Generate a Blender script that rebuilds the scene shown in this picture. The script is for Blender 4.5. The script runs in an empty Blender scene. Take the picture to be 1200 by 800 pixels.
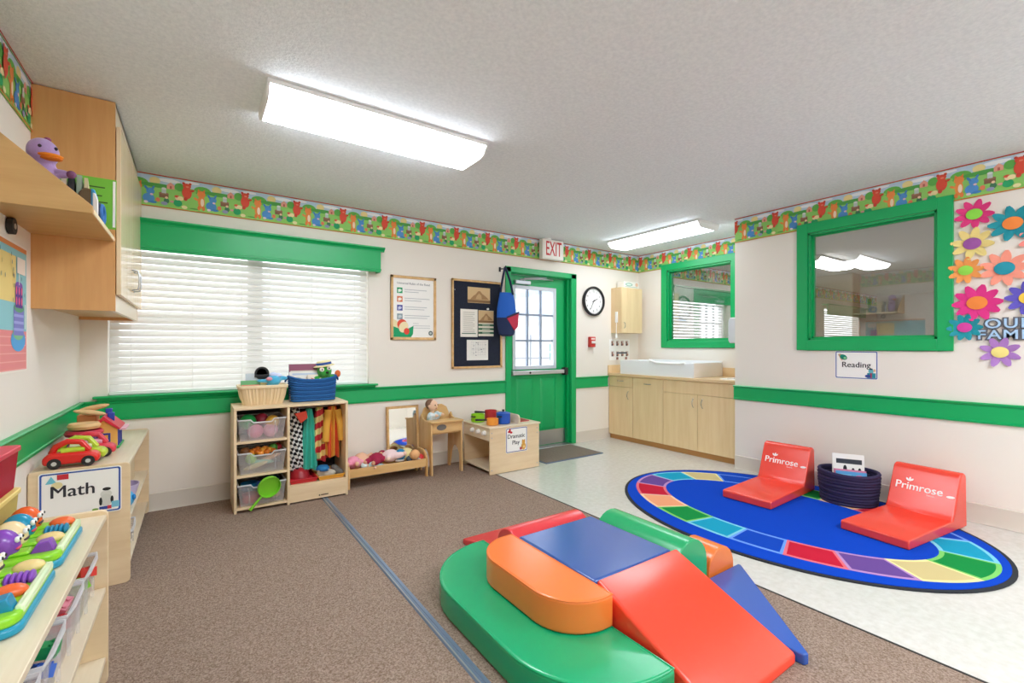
import bpy, bmesh, math, random
from mathutils import Vector, Matrix
RNG = random.Random(11)
PI = math.pi
sc = bpy.context.scene
col = sc.collection

# ---------------------------------------------------------------- camera, sky, exposure
cd = bpy.data.cameras.new('camera'); cam = bpy.data.objects.new('camera', cd); col.objects.link(cam)
cd.sensor_width = 36.0; cd.lens = 16.095; cd.shift_y = 5.6 / 1200; cd.clip_start = 0.05; cd.clip_end = 200
cam.location = (0, 0, 1.1931); cam.rotation_euler = (PI / 2, 0, -0.60677)
sc.camera = cam
w = bpy.data.worlds.new('overcast_sky'); sc.world = w; w.use_nodes = True
bg = w.node_tree.nodes['Background']; bg.inputs[0].default_value = (0.90, 0.95, 1.0, 1); bg.inputs[1].default_value = 1.95
vs = sc.view_settings
vs.view_transform = 'Standard'; vs.look = 'None'; vs.gamma = 1.0; vs.use_curve_mapping = False
vs.exposure = 1.08
LAMP = 21.0            # radiance of the fluorescent lenses
cy = sc.cycles
cy.max_bounces = 12; cy.diffuse_bounces = 9; cy.glossy_bounces = 4; cy.transmission_bounces = 6; cy.transparent_max_bounces = 12
cy.caustics_reflective = False; cy.caustics_refractive = False; cy.sample_clamp_indirect = 20.0

# ---------------------------------------------------------------- materials
def lin(h):
    h = h.lstrip('#'); o = []
    for i in (0, 2, 4):
        c = int(h[i:i+2], 16) / 255
        o.append(c / 12.92 if c <= .04045 else ((c + .055) / 1.055) ** 2.4)
    return (*o, 1)
MATS = {}
def mt(h, rough=.55, metal=0, coat=0, spec=.5, noise=None, bump=None, emit=0, sheen=0, key=None):
    k = key or (h, rough, metal, coat, spec, noise, bump, emit, sheen)
    if k in MATS: return MATS[k]
    m = bpy.data.materials.new('paint_' + str(len(MATS))); m.use_nodes = True; MATS[k] = m
    nt = m.node_tree; b = nt.nodes['Principled BSDF']
    b.inputs['Base Color'].default_value = lin(h); b.inputs['Roughness'].default_value = rough
    b.inputs['Metallic'].default_value = metal; b.inputs['Coat Weight'].default_value = coat
    b.inputs['Specular IOR Level'].default_value = spec; b.inputs['Sheen Weight'].default_value = sheen
    if emit:
        b.inputs['Emission Color'].default_value = lin(h); b.inputs['Emission Strength'].default_value = emit
    if noise or bump:
        tc = nt.nodes.new('ShaderNodeTexCoord')
    if noise:                                   # (other colour, (scale xyz), detail)
        mp = nt.nodes.new('ShaderNodeMapping'); mp.inputs['Scale'].default_value = noise[1]
        nt.links.new(tc.outputs['Object'], mp.inputs[0])
        n = nt.nodes.new('ShaderNodeTexNoise'); n.inputs['Scale'].default_value = 1; n.inputs['Detail'].default_value = noise[2]
        n.inputs['Roughness'].default_value = .62
        nt.links.new(mp.outputs[0], n.inputs['Vector'])
        r = nt.nodes.new('ShaderNodeValToRGB'); r.color_ramp.elements[0].position = .34; r.color_ramp.elements[1].position = .66
        r.color_ramp.elements[0].color = lin(noise[0]); r.color_ramp.elements[1].color = lin(h)
        nt.links.new(n.outputs['Fac'], r.inputs[0]); nt.links.new(r.outputs[0], b.inputs['Base Color'])
    if bump:                                    # (scale, strength, distance)
        n2 = nt.nodes.new('ShaderNodeTexNoise'); n2.inputs['Scale'].default_value = bump[0]; n2.inputs['Detail'].default_value = 3
        nt.links.new(tc.outputs['Object'], n2.inputs['Vector'])
        bp = nt.nodes.new('ShaderNodeBump'); bp.inputs['Strength'].default_value = bump[1]; bp.inputs['Distance'].default_value = bump[2]
        nt.links.new(n2.outputs['Fac'], bp.inputs['Height']); nt.links.new(bp.outputs[0], b.inputs['Normal'])
    return m
def mixmat(key, h, alpha, rough=.2, trans=0.0, gloss=0.0):
    """see-through plastic / glass / translucent slat: Transparent + Diffuse + Translucent + Glossy in fixed shares"""
    if key in MATS: return MATS[key]
    m = bpy.data.materials.new(key); m.use_nodes = True; MATS[key] = m
    nt = m.node_tree; nt.nodes.clear(); out = nt.nodes.new('ShaderNodeOutputMaterial')
    t = nt.nodes.new('ShaderNodeBsdfTransparent'); t.inputs[0].default_value = (1, 1, 1, 1)
    d = nt.nodes.new('ShaderNodeBsdfDiffuse'); d.inputs[0].default_value = lin(h)
    l = nt.nodes.new('ShaderNodeBsdfTranslucent'); l.inputs[0].default_value = lin(h)
    g = nt.nodes.new('ShaderNodeBsdfGlossy'); g.inputs['Roughness'].default_value = rough
    a = nt.nodes.new('ShaderNodeMixShader'); a.inputs[0].default_value = trans
    nt.links.new(d.outputs[0], a.inputs[1]); nt.links.new(l.outputs[0], a.inputs[2])
    b = nt.nodes.new('ShaderNodeMixShader'); b.inputs[0].default_value = alpha
    nt.links.new(t.outputs[0], b.inputs[1]); nt.links.new(a.outputs[0], b.inputs[2])
    c = nt.nodes.new('ShaderNodeMixShader'); c.inputs[0].default_value = gloss
    nt.links.new(b.outputs[0], c.inputs[1]); nt.links.new(g.outputs[0], c.inputs[2])
    nt.links.new(c.outputs[0], out.inputs[0])
    return m
def printmat():
    if 'print' in MATS: return MATS['print']
    m = bpy.data.materials.new('print'); m.use_nodes = True; MATS['print'] = m
    nt = m.node_tree; b = nt.nodes['Principled BSDF']; b.inputs['Roughness'].default_value = .6
    b.inputs['Specular IOR Level'].default_value = .3
    a = nt.nodes.new('ShaderNodeAttribute'); a.attribute_name = 'ink'
    nt.links.new(a.outputs['Color'], b.inputs['Base Color'])
    return m
def stripemat(key, a, b, axis, scale, rough=.85):
    """woven two-colour cloth: checks (axis None) or stripes along an object axis"""
    if key in MATS: return MATS[key]
    m = bpy.data.materials.new(key); m.use_nodes = True; MATS[key] = m
    nt = m.node_tree; p = nt.nodes['Principled BSDF']; p.inputs['Roughness'].default_value = rough
    tc = nt.nodes.new('ShaderNodeTexCoord')
    if axis is None:
        mp = nt.nodes.new('ShaderNodeMapping'); mp.inputs['Scale'].default_value = (1, 0, 1); mp.inputs['Location'].default_value = (0, .37 / scale, 0)
        mp.inputs['Rotation'].default_value = (0, .35, 0)
        nt.links.new(tc.outputs['Object'], mp.inputs[0])
        c = nt.nodes.new('ShaderNodeTexChecker'); c.inputs['Scale'].default_value = scale
        c.inputs[1].default_value = lin(a); c.inputs[2].default_value = lin(b)
        nt.links.new(mp.outputs[0], c.inputs[0]); nt.links.new(c.outputs[0], p.inputs['Base Color'])
    else:
        mp = nt.nodes.new('ShaderNodeMapping'); mp.inputs['Rotation'].default_value = (0, .45 if axis == 'Z' else 0, 0)
        nt.links.new(tc.outputs['Object'], mp.inputs[0])
        wv = nt.nodes.new('ShaderNodeTexWave'); wv.bands_direction = axis; wv.inputs['Scale'].default_value = scale
        nt.links.new(mp.outputs[0], wv.inputs[0])
        r = nt.nodes.new('ShaderNodeValToRGB'); r.color_ramp.interpolation = 'CONSTANT'
        r.color_ramp.elements[0].color = lin(a); r.color_ramp.elements[1].color = lin(b); r.color_ramp.elements[1].position = .5
        nt.links.new(wv.outputs['Fac'], r.inputs[0]); nt.links.new(r.outputs[0], p.inputs['Base Color'])
    return m

WALL = mt('#EBE4DA', .75, bump=(60, .15, .002))
CEIL = mt('#EEF3F7', .9, noise=('#E2E8ED', (55, 55, 55), 3), bump=(85, .6, .007))
GREEN = mt('#00A85E', .34, bump=(14, .06, .002))
BASE = mt('#D3CBBF', .5)
CARPET = mt('#AE998B', .95, spec=.15, noise=('#75604F', (150, 150, 150), 6), bump=(230, .8, .006))
TILE = mt('#D6D3CD', .17, noise=('#CBC7BF', (26, 26, 26), 4), spec=.5)
BIRCH = mt('#E9D2AE', .42, noise=('#DFC59D', (22, 22, 2.2), 4))
BIRCHX = mt('#E9D2AE', .42, noise=('#DFC59D', (2.2, 22, 22), 4))
BIRCHY = mt('#EADCC4', .34, noise=('#E0CFB2', (22, 2.2, 22), 4))
EDGE = mt('#D9B88A', .45, noise=('#C9A473', (14, 14, 14), 3))
MAPLE = mt('#D9A468', .38, noise=('#CE965A', (16, 16, 1.4), 4))
MAPLEX = mt('#D2AA70', .38, noise=('#C69C62', (1.4, 16, 16), 4))
LAMI = mt('#EED3A6', .36, noise=('#E6C898', (18, 18, 1.6), 4))
LAMIY = mt('#E2C499', .3, noise=('#D8B98C', (18, 1.6, 18), 4))
PINE = mt('#E2BC86', .42, noise=('#D0A264', (18, 18, 2), 4))
PINEX = mt('#E0B87E', .42, noise=('#D3A76B', (2, 18, 18), 4))
WHITE = mt('#F2F2F0', .45)
PAPER = mt('#F4F3EF', .7)
CHROME = mt('#C9C9C9', .22, metal=1)
STEEL = mt('#B9BCC0', .38, metal=1)
BLACK = mt('#1C1C1E', .5)
DARK = mt('#2A2625', .7)
BIN = mixmat('clear_bin', '#F4F4F8', .26, .25, .5, .06)
GLASS = mixmat('room_glass', '#8FA0A0', .05, .0, .3, .17)
CLEAR = mixmat('door_glass', '#E0EAF2', .03, .0, .3, .05)
SLAT = mixmat('blind_slat', '#F1F0EC', 1.0, .4, .33, .03)
LENS = mt('#F0F7FF', .4, emit=LAMP, key='lens')
LENS_B = mt('#F0F7FF', .4, emit=LAMP * .46, key='lens_b')
LENS_C = mt('#F0F7FF', .4, emit=LAMP * .33, key='lens_c')
MIRROR = mt('#EFEFEF', .03, metal=1)
def vinyl(h): return mt(h, .24, spec=.7, bump=(34, .10, .003))

# ---------------------------------------------------------------- geometry
class M:
    def __init__(s): s.v = []; s.f = []
    def add(s, v, f):
        o = len(s.v); s.v += [tuple(p) for p in v]; s.f += [tuple(i + o for i in q) for q in f]; return s
    def box(s, x0, x1, y0, y1, z0, z1):
        return s.add([(x, y, z) for z in (z0, z1) for y in (y0, y1) for x in (x0, x1)],
                     [(0, 2, 3, 1), (4, 5, 7, 6), (0, 1, 5, 4), (2, 6, 7, 3), (0, 4, 6, 2), (1, 3, 7, 5)])
    def prism(s, pts, ax, a0, a1):
        n = len(pts)
        g = {'x': lambda p, a: (a, p[0], p[1]), 'y': lambda p, a: (p[0], a, p[1]), 'z': lambda p, a: (p[0], p[1], a)}[ax]
        return s.add([g(p, a0) for p in pts] + [g(p, a1) for p in pts],
                     [tuple(range(n)), tuple(range(2 * n - 1, n - 1, -1))] + [(i, (i + 1) % n, n + (i + 1) % n, n + i) for i in range(n)])
    def loft(s, rings, caps=True, wrap=True):
        n = len(rings[0]); v = [p for r in rings for p in r]; f = []
        for k in range(len(rings) - 1):
            for i in range(n if wrap else n - 1):
                j = (i + 1) % n; f.append((k * n + i, k * n + j, (k + 1) * n + j, (k + 1) * n + i))
        if caps: f += [tuple(range(n)), tuple(range((len(rings) - 1) * n, len(rings) * n))]
        return s.add(v, f)
    def lathe(s, prof, n=20, c=(0, 0, 0), ax='z', sx=1, sy=1):
        rings = []
        for r, h in prof:
            q = []
            for i in range(n):
                a = 2 * PI * i / n; p = (r * sx * math.cos(a), r * sy * math.sin(a))
                q.append({'z': (c[0] + p[0], c[1] + p[1], c[2] + h), 'x': (c[0] + h, c[1] + p[0], c[2] + p[1]),
                          'y': (c[0] + p[0], c[1] + h, c[2] + p[1])}[ax])
            rings.append(q)
        return s.loft(rings)
    def ell(s, c, r, nu=14, nv=9):
        if not hasattr(r, '__len__'): r = (r, r, r)
        rings = []
        for k in range(nv + 1):
            t = PI * (.02 + .96 * k / nv)
            rings.append([(c[0] + r[0] * math.sin(t) * math.cos(2 * PI * i / nu), c[1] + r[1] * math.sin(t) * math.sin(2 * PI * i / nu), c[2] - r[2] * math.cos(t)) for i in range(nu)])
        return s.loft(rings)
    def tube(s, path, r, n=8, closed=False):
        path = [Vector(p) for p in path]; m = len(path); rings = []; up = None
        for i, p in enumerate(path):
            a = path[(i - 1) % m] if (closed or i) else p; b = path[(i + 1) % m] if (closed or i < m - 1) else p
            t = (b - a).normalized()
            if up is None: up = Vector((0, 0, 1)) if abs(t.z) < .9 else Vector((1, 0, 0))
            x = t.cross(up).normalized(); y = x.cross(t).normalized(); up = y
            rr = r[i] if hasattr(r, '__len__') else r
            rings.append([tuple(p + x * rr * math.cos(2 * PI * k / n) + y * rr * math.sin(2 * PI * k / n)) for k in range(n)])
        if closed: rings.append(rings[0])
        return s.loft(rings, caps=not closed)
    def build(s, name, mat, parent=None, bevel=0, seg=2, smooth=True, ang=40, remesh=0, solid=0, sub=0):
        me = bpy.data.meshes.new(name); me.from_pydata(s.v, [], s.f)
        b = bmesh.new(); b.from_mesh(me); bmesh.ops.remove_doubles(b, verts=b.verts, dist=1e-6)
        bmesh.ops.recalc_face_normals(b, faces=b.faces); b.to_mesh(me); b.free()
        if smooth:
            me.polygons.foreach_set('use_smooth', [True] * len(me.polygons)); me.set_sharp_from_angle(angle=math.radians(ang))
        me.materials.append(mat)
        return put(name, me, parent, bevel, seg, remesh, solid, sub)
def put(name, me, parent=None, bevel=0, seg=2, remesh=0, solid=0, sub=0):
    o = bpy.data.objects.new(name, me); col.objects.link(o)
    if parent: o.parent = parent
    if solid: q = o.modifiers.new('s', 'SOLIDIFY'); q.thickness = solid; q.offset = 0
    if bevel:
        q = o.modifiers.new('b', 'BEVEL'); q.width = bevel; q.segments = seg; q.limit_method = 'ANGLE'; q.angle_limit = math.radians(35)
        q.harden_normals = False
        for p in me.polygons: p.use_smooth = True
        if seg < 4: me.set_sharp_from_angle(angle=math.radians(50))
    if remesh:
        q = o.modifiers.new('r', 'REMESH'); q.mode = 'VOXEL'; q.voxel_size = remesh; q.use_smooth_shade = True
        q = o.modifiers.new('m', 'SMOOTH'); q.iterations = 4; q.factor = .6
    if sub: q = o.modifiers.new('u', 'SUBSURF'); q.levels = sub; q.render_levels = sub
    return o
def box(name, b, mat, parent=None, bevel=.0015, **k): return M().box(*b).build(name, mat, parent, bevel=bevel, **k)
def tag(o, label, cat, group=None):
    o['label'] = label; o['category'] = cat
    if group: o['group'] = group
    return o
def thing(name, label, cat, loc=(0, 0, 0), rz=0, group=None, m=None):
    o = bpy.data.objects.new(name, None); col.objects.link(o); o.empty_display_size = .05
    if m is not None: o.matrix_basis = m
    else: o.location = loc; o.rotation_euler = (0, 0, rz)
    return tag(o, label, cat, group)
def struct(o, label=None):
    o['kind'] = 'structure'
    if label: o['label'] = label
    return o
def sroot(name, label=None, m=None):
    o = bpy.data.objects.new(name, None); col.objects.link(o); o.empty_display_size = .05
    if m is not None: o.matrix_basis = m
    return struct(o, label)
def frame(o, ux, uy):
    ux = Vector(ux).normalized(); uy = Vector(uy); n = ux.cross(uy).normalized(); uy = n.cross(ux)
    m = Matrix((ux, uy, n)).transposed().to_4x4(); m.translation = Vector(o); return m
YB, XL, XR, XA, ZC = 4.2016, -.6347, 4.3546, 5.041, 2.44
def WB(x, z, y=YB): return frame((x, y, z), (1, 0, 0), (0, 0, 1))       # wall frames: x to the viewer's right, y up, z out of the wall
def WR(y, z, x=XR): return frame((x, y, z), (0, -1, 0), (0, 0, 1))
def WL(y, z, x=XL): return frame((x, y, z), (0, 1, 0), (0, 0, 1))
# flat print
def rc(x0, y0, x1, y1): return [(x0, y0), (x1, y0), (x1, y1), (x0, y1)]
def el(cx, cy_, rx, ry=None, n=16, a=0):
    ry = ry or rx
    return [(cx + rx * math.cos(2 * PI * i / n) * math.cos(a) - ry * math.sin(2 * PI * i / n) * math.sin(a),
             cy_ + rx * math.cos(2 * PI * i / n) * math.sin(a) + ry * math.sin(2 * PI * i / n) * math.cos(a)) for i in range(n)]
def rr(x0, y0, x1, y1, r, n=4):
    p = []
    for cx, cy_, a0 in ((x1 - r, y1 - r, 0), (x0 + r, y1 - r, PI / 2), (x0 + r, y0 + r, PI), (x1 - r, y0 + r, 1.5 * PI)):
        p += [(cx + r * math.cos(a0 + PI / 2 * i / n), cy_ + r * math.sin(a0 + PI / 2 * i / n)) for i in range(n + 1)]
    return p
def ink(name, shapes, parent=None, z=0.0, eps=.00012, m=None, ks=None):
    """flat print: coloured polygons in the local xy plane"""
    v = []; f = []; cs = []
    for k, (pts, h) in enumerate(shapes):
        o = len(v); v += [(p[0], p[1], z + eps * (ks[k] if ks else k % 40)) for p in pts]; f.append(tuple(range(o, o + len(pts)))); cs.append(lin(h))
    me = bpy.data.meshes.new(name); me.from_pydata(v, [], f)
    at = me.attributes.new('ink', 'FLOAT_COLOR', 'FACE'); at.data.foreach_set('color', [c for q in cs for c in q])
    me.materials.append(printmat()); o = put(name, me, parent)
    if m is not None: o.matrix_basis = m
    return o
def text(name, body, size, pos, mat, parent, m=None, align='CENTER', ext=.0004, sx=1.0, off=0, sp=1.0):
    c = bpy.data.curves.new(name, 'FONT'); c.body = body; c.size = size; c.align_x = align; c.align_y = 'CENTER'
    c.extrude = ext; c.offset = off; c.space_character = sp; c.resolution_u = 3; c.materials.append(mat)
    o = bpy.data.objects.new(name, c); col.objects.link(o); o.parent = parent
    mm = Matrix.Translation(Vector(pos)) @ Matrix.Diagonal((sx, 1, 1, 1))
    o.matrix_basis = m @ mm if m is not None else mm
    return o
def copy_tree(o, parent=None):
    c = o.copy(); col.objects.link(c); c.parent = parent
    for ch in list(o.children): copy_tree(ch, c)
    return c
# ================================================================ the room
YN = -2.6                                   # wall behind the camera
CE = 2.30                                   # carpet edge
struct(box('floor', (CE, 5.15, YN, 4.45, -.06, 0), TILE, bevel=0), 'pale speckled vinyl floor')
struct(box('floor_carpet', (XL - .05, CE, YN, YB + .1, -.06, .004), CARPET, bevel=0), 'brown loop carpet')
struct(box('trim_1', (CE - .006, CE + .006, YN, YB, -.01, .006), DARK, bevel=.002), 'thin dark seam between carpet and vinyl')
t2 = sroot('trim_2', 'grey-blue metal strip across the carpet')
M().prism([(.817, .003), (.822, .010), (.838, .010), (.841, .007), (.844, .010), (.858, .010), (.863, .003)], 'y', YN, 3.78).build('strip', mt('#7C8EA8', .35, metal=.55), t2)
M().prism([(.823, .009), (.8245, .0115), (.829, .0115), (.8305, .009)], 'y', YN, 3.78).build('ridge', STEEL, t2)
struct(box('ceiling', (XL - .15, XA + .1, YN - .1, YB + .15, ZC, ZC + .1), CEIL, bevel=0), 'white textured ceiling')
# walls, with their openings
WX0, WX1, WZ0, WZ1 = -.493, 1.315, .845, 2.0        # window
DX0, DX1, DZ1 = 2.882, 3.80, 2.03                   # door
m = M()
for b in ((XL - .15, WX0, 0, ZC), (WX0, WX1, 0, WZ0), (WX0, WX1, WZ1, ZC), (WX1, DX0, 0, ZC), (DX0, DX1, DZ1, ZC), (DX1, XA + .1, 0, ZC)):
    m.box(b[0], b[1], YB, YB + .15, b[2], b[3])
struct(m.build('wall_back', WALL, smooth=False), 'off-white wall with the window and the door')
struct(box('wall_left', (XL - .12, XL, YN, YB + .1, 0, ZC), WALL, bevel=0), 'off-white wall with the wall cabinet')
struct(box('wall_near', (XL - .12, XR + .1, YN - .1, YN, 0, ZC), WALL, bevel=0), 'off-white wall behind the camera')
RY0, RY1, RZ0, RZ1 = .95, 1.79, 1.245, 2.165        # window in the wall with the flowers
m = M()
for b in ((YN, RY0, 0, ZC), (RY0, RY1, 0, RZ0), (RY0, RY1, RZ1, ZC), (RY1, 2.44, 0, ZC)): m.box(XR, XR + .1, b[0], b[1], b[2], b[3])
m.box(XR + .1, XA + .1, 2.34, 2.44, 0, ZC)
struct(m.build('wall_right', WALL, smooth=False), 'off-white wall with the paper flowers')
AY0, AY1, AZ0, AZ1 = 2.86, 3.73, 1.26, 2.17
m = M()
for b in ((2.44, AY0, 0, ZC), (AY0, AY1, 0, AZ0), (AY0, AY1, AZ1, ZC), (AY1, YB, 0, ZC)): m.box(XA, XA + .1, b[0], b[1], b[2], b[3])
struct(m.build('wall_alcove', WALL, smooth=False), 'off-white wall above the sink counter')

# green chair rails, cove baseboards
def rail(name, m, L, label):
    r = sroot(name, label, m)
    M().prism([(.0, 0), (.0, .016), (.014, .019), (.018, .013), (.115, .013), (.12, .02), (.132, .026), (.138, .02), (.138, 0)], 'x', 0, L).build('moulding', GREEN, r, ang=25)
    return r
rail('trim_3', WB(XL, .678), 2.832 - XL, 'green chair rail under the window')
rail('trim_4', WB(3.86, .672), 4.43 - 3.86, 'green chair rail between door and counter')
rail('trim_5', WL(YN, .678), YB - YN, 'green chair rail on the cabinet wall')
rail('trim_6', WR(2.446, .676), 2.446 - YN, 'green chair rail under the paper flowers')
def cove(name, m, L):
    r = sroot(name, None, m)
    M().prism([(0, 0), (0, .02), (.004, .012), (.02, .007), (.125, .005), (.13, 0)], 'x', 0, L).build('vinyl_strip', BASE, r)
cove('baseboard_back', WB(XL, .002), 2.83 - XL)
cove('baseboard_back_2', WB(3.86, .002), 4.47 - 3.86)
cove('baseboard_left', WL(YN, .002), YB - YN)
cove('baseboard_right', WR(2.44, .002), 2.44 - YN)

# wallpaper border
def soft(h, k=.13):
    c = [int(h[i:i + 2], 16) for i in (1, 3, 5)]; return '#' + ''.join('%02X' % int(v + (238 - v) * k) for v in c)
def border_shapes(L, phase):
    P = .377; ks = [0, 1]; S = [(rc(0, 0, L, .235), '#93CF6C'), (rc(0, .165, L, .228), '#BBD3E6')]
    def clip(pts): return [(min(max(x, 0), L), min(max(y, .006), .228)) for x, y in pts]
    k = -1
    while k * P + phase < L + P:
        o = k * P + phase; k += 1; cnt = [1]
        def A(pts, h):
            h = soft(h); q = clip([(x + o, y) for x, y in pts]); cnt[0] += 1
            if max(p[0] for p in q) - min(p[0] for p in q) > .004: S.append((q, h)); ks.append(cnt[0])
        A(el(.19, .205, .07, .014), '#EEF2F6'); A(el(.33, .215, .05, .010), '#EEF2F6')
        A(el(.11, .19, .032, .028), '#EBD58A')
        A(el(.02, .165, .055, .035), '#58B03C'); A(el(.13, .158, .11, .016), '#3F9C3A'); A(el(.27, .155, .09, .022), '#7CC650'); A(el(.255, .17, .03, .03), '#4FA83C')
        A([(.18, .145), (.225, .145), (.225, .175), (.203, .195), (.18, .175)], '#E69A83'); A(rc(.197, .148, .209, .168), '#B9564A')
        A(el(.07, .02, .07, .012), '#8FD15C'); A(el(.25, .03, .09, .012), '#85CB55'); A(el(.345, .024, .03, .005), '#4C9B37')
        # striped cat-like animal
        A(el(.012, .085, .022, .05), '#EE8436'); A(el(.012, .14, .026, .026), '#EE7F33'); A([(-.012, .15), (-.008, .18), (.008, .162)], '#E8732B'); A([(.034, .15), (.034, .18), (.018, .162)], '#E8732B')
        A(el(.018, .08, .011, .03), '#F8DCC0'); A(el(-.022, .1, .016, .008, a=-.6), '#EE8436'); A(el(-.002, .035, .01, .018), '#E8732B'); A(el(.026, .035, .01, .018), '#E8732B')
        # blue animal
        A(el(.075, .06, .034, .034), '#3F86CE'); A(el(.085, .11, .024, .024), '#3F86CE'); A(el(.062, .13, .008, .018, a=.6), '#3578BE'); A(el(.1, .135, .007, .018, a=-.4), '#3578BE')
        A(el(.06, .03, .012, .009), '#EBD5DF'); A(el(.1, .034, .022, .009), '#2F74C0'); A(el(.092, .088, .009, .007), '#E9B7C4')
        # table with jug
        A(rc(.135, .075, .19, .105), '#7B4F36'); A(el(.162, .106, .03, .009), '#8E6246'); A(rc(.15, .108, .176, .14), '#B9C8C4'); A(el(.163, .142, .014, .008), '#DADFDA')
        A(el(.128, .055, .013, .016), '#E4704A'); A(el(.178, .055, .016, .02), '#2E6B47'); A(el(.165, .035, .02, .013), '#8D93B8'); A(el(.178, .078, .009, .009), '#F0C8A0')
        # child in green
        A(el(.245, .05, .026, .026), '#119B54'); A(el(.243, .085, .014, .015), '#F0CBA2'); A(el(.24, .098, .016, .009), '#DC4A2A'); A(el(.262, .087, .02, .016), '#F3DDA0'); A(el(.21, .055, .012, .008), '#D89090'); A(el(.285, .026, .018, .013), '#EBE2A2')
        # red bear-like animal
        A(el(.3, .135, .03, .045), '#DC3D27'); A(el(.3, .185, .026, .02), '#DC3D27'); A(el(.28, .203, .009, .009), '#C93320'); A(el(.32, .203, .009, .009), '#C93320'); A(el(.332, .155, .016, .008, a=.4), '#C93320'); A(el(.303, .18, .01, .006), '#E97A5E'); A(el(.292, .088, .012, .014), '#C93320')
    S += [(rc(0, .228, L, .235), '#C63A3A'), (rc(0, 0, L, .006), '#D8622E')]; ks += [60, 60]
    return S, ks
def border(name, m, L, phase, label):
    S, ks = border_shapes(L, phase)
    struct(ink(name, S, z=.0006, eps=.00012, m=m, ks=ks), label)
border('trim_7', WB(XL, 2.203), XA - XL, .29, 'animal wallpaper border over the window wall')
border('trim_8', WL(YN, 2.203), YB - YN, .1, 'animal wallpaper border on the cabinet wall')
border('trim_9', WR(2.44, 2.203), 2.44 - YN, .08, 'animal wallpaper border over the flower wall')
border('trim_10', WR(YB, 2.203, XA), YB - 2.44, .12, 'animal wallpaper border in the sink alcove')

# ---------------------------------------------------------------- window with its blind
VF = mt('#EDEFF2', .4)
w1 = sroot('window_1', 'wide window behind a white blind')
m = M(); y0, y1 = YB + .09, YB + .14
for b in ((WX0, WX0 + .05, WZ0, WZ1), (WX1 - .05, WX1, WZ0, WZ1), (WX0, WX1, WZ0, WZ0 + .05), (WX0, WX1, WZ1 - .05, WZ1)): m.box(b[0], b[1], y0, y1, b[2], b[3])
m.build('window_frame', VF, w1)
cxm = (WX0 + WX1) / 2
box('mullion', (cxm - .055, cxm + .055, y0, y1, WZ0 + .05, WZ1 - .05), VF, w1)
for a, b in ((WX0 + .05, cxm - .055), (cxm + .055, WX1 - .05)):
    box('meeting_rail', (a, b, y0 + .005, y1 - .005, 1.37, 1.425), VF, w1)
    for c, d in ((WZ0 + .05, 1.37), (1.425, WZ1 - .05)):
        box('pane', (a, b, y0 + .02, y0 + .024, c, d), CLEAR, w1, bevel=0)
m = M(); m.prism([(YB + .1, .835), (YB - .055, .835), (YB - .06, .842), (YB - .055, .85), (YB + .1, .85)], 'x', WX0 - .07, WX1 + .07)
m.prism([(YB, .816), (YB - .03, .816), (YB - .045, .835), (YB, .835)], 'x', WX0 - .05, WX1 + .05)
m.build('window_sill', GREEN, w1)
bl = thing('venetian_blind', 'wide white horizontal slat blind covering the window', 'window blind', (cxm, YB + .035, WZ0))
hw = (WX1 - WX0) / 2 - .008
box('bottom_rail', (-hw, hw, -.026, .026, .008, .03), WHITE, bl)
box('head_rail', (-hw, hw, -.03, .03, 1.105, 1.15), WHITE, bl)
sm = M(); sm.loft([[(-hw, *p) for p in [(-.0125, -.022), (-.003, -.001), (.0125, .022), (.0145, .0205), (-.001, -.0015), (-.0105, -.0235)]],
                   [(hw, *p) for p in [(-.0125, -.022), (-.003, -.001), (.0125, .022), (.0145, .0205), (-.001, -.0015), (-.0105, -.0235)]]])
s0 = sm.build('slat', SLAT, bl, smooth=False); NS = 22; p = (1.10 - .045) / NS
s0.location.z = .055
for k in range(1, NS):
    c = s0.copy(); col.objects.link(c); c.parent = bl; c.location.z = .055 + k * p; c.rotation_euler.x = RNG.uniform(-.05, .05)
for x in (-.78, -.42, -.1, .1, .42, .78):
    M().box(x - .0015, x + .0015, -.026, -.024, .03, 1.11).build('ladder_cord', WHITE, bl)
va = thing('window_valance', 'green wooden valance box over the white blind', 'valance', (0, 4.1, 1.866))
box('front_board', (XL + .012, 1.395, 0, .018, 0, .19), GREEN, va, bevel=.003)
box('side_board', (1.377, 1.395, .018, .1, 0, .19), GREEN, va, bevel=.002)
M().prism([(.02, .185), (-.004, .185), (-.008, .195), (-.02, .203), (-.03, .212), (-.03, .222), (.1, .222), (.1, .205), (.02, .205)], 'x', XL + .012, 1.425).build('crown_moulding', GREEN, va, ang=25)
M().prism([(0, .012), (-.006, .016), (-.006, .026), (0, .03)], 'x', XL + .012, 1.397).build('bead', GREEN, va)

# ---------------------------------------------------------------- door
d1 = sroot('door_1', 'green half-glass exit door with a push bar')
m = M()
m.box(2.825, DX0 + .012, YB - .018, YB, 0, DZ1 + .045); m.box(DX1 - .012, 3.868, YB - .018, YB, 0, DZ1 + .045); m.box(2.825, 3.868, YB - .018, YB, DZ1 - .012, DZ1 + .045)
m.build('casing', GREEN, d1, bevel=.005)
m = M(); m.box(DX0, DX0 + .02, YB, YB + .15, 0, DZ1); m.box(DX1 - .02, DX1, YB, YB + .15, 0, DZ1); m.box(DX0, DX1, YB, YB + .15, DZ1 - .02, DZ1)
m.box(DX0 + .02, DX0 + .035, YB + .03, YB + .068, 0, DZ1 - .02); m.box(DX1 - .04, DX1 - .02, YB + .02, YB + .068, 0, DZ1 - .02)
m.build('jamb', GREEN, d1, bevel=.003)
sx0, sx1, gy0, gy1 = DX0 + .037, DX1 - .024, 4.272, 4.314
GX0, GX1, GZ0, GZ1 = 3.0, 3.585, .955, 1.865
m = M()
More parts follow.
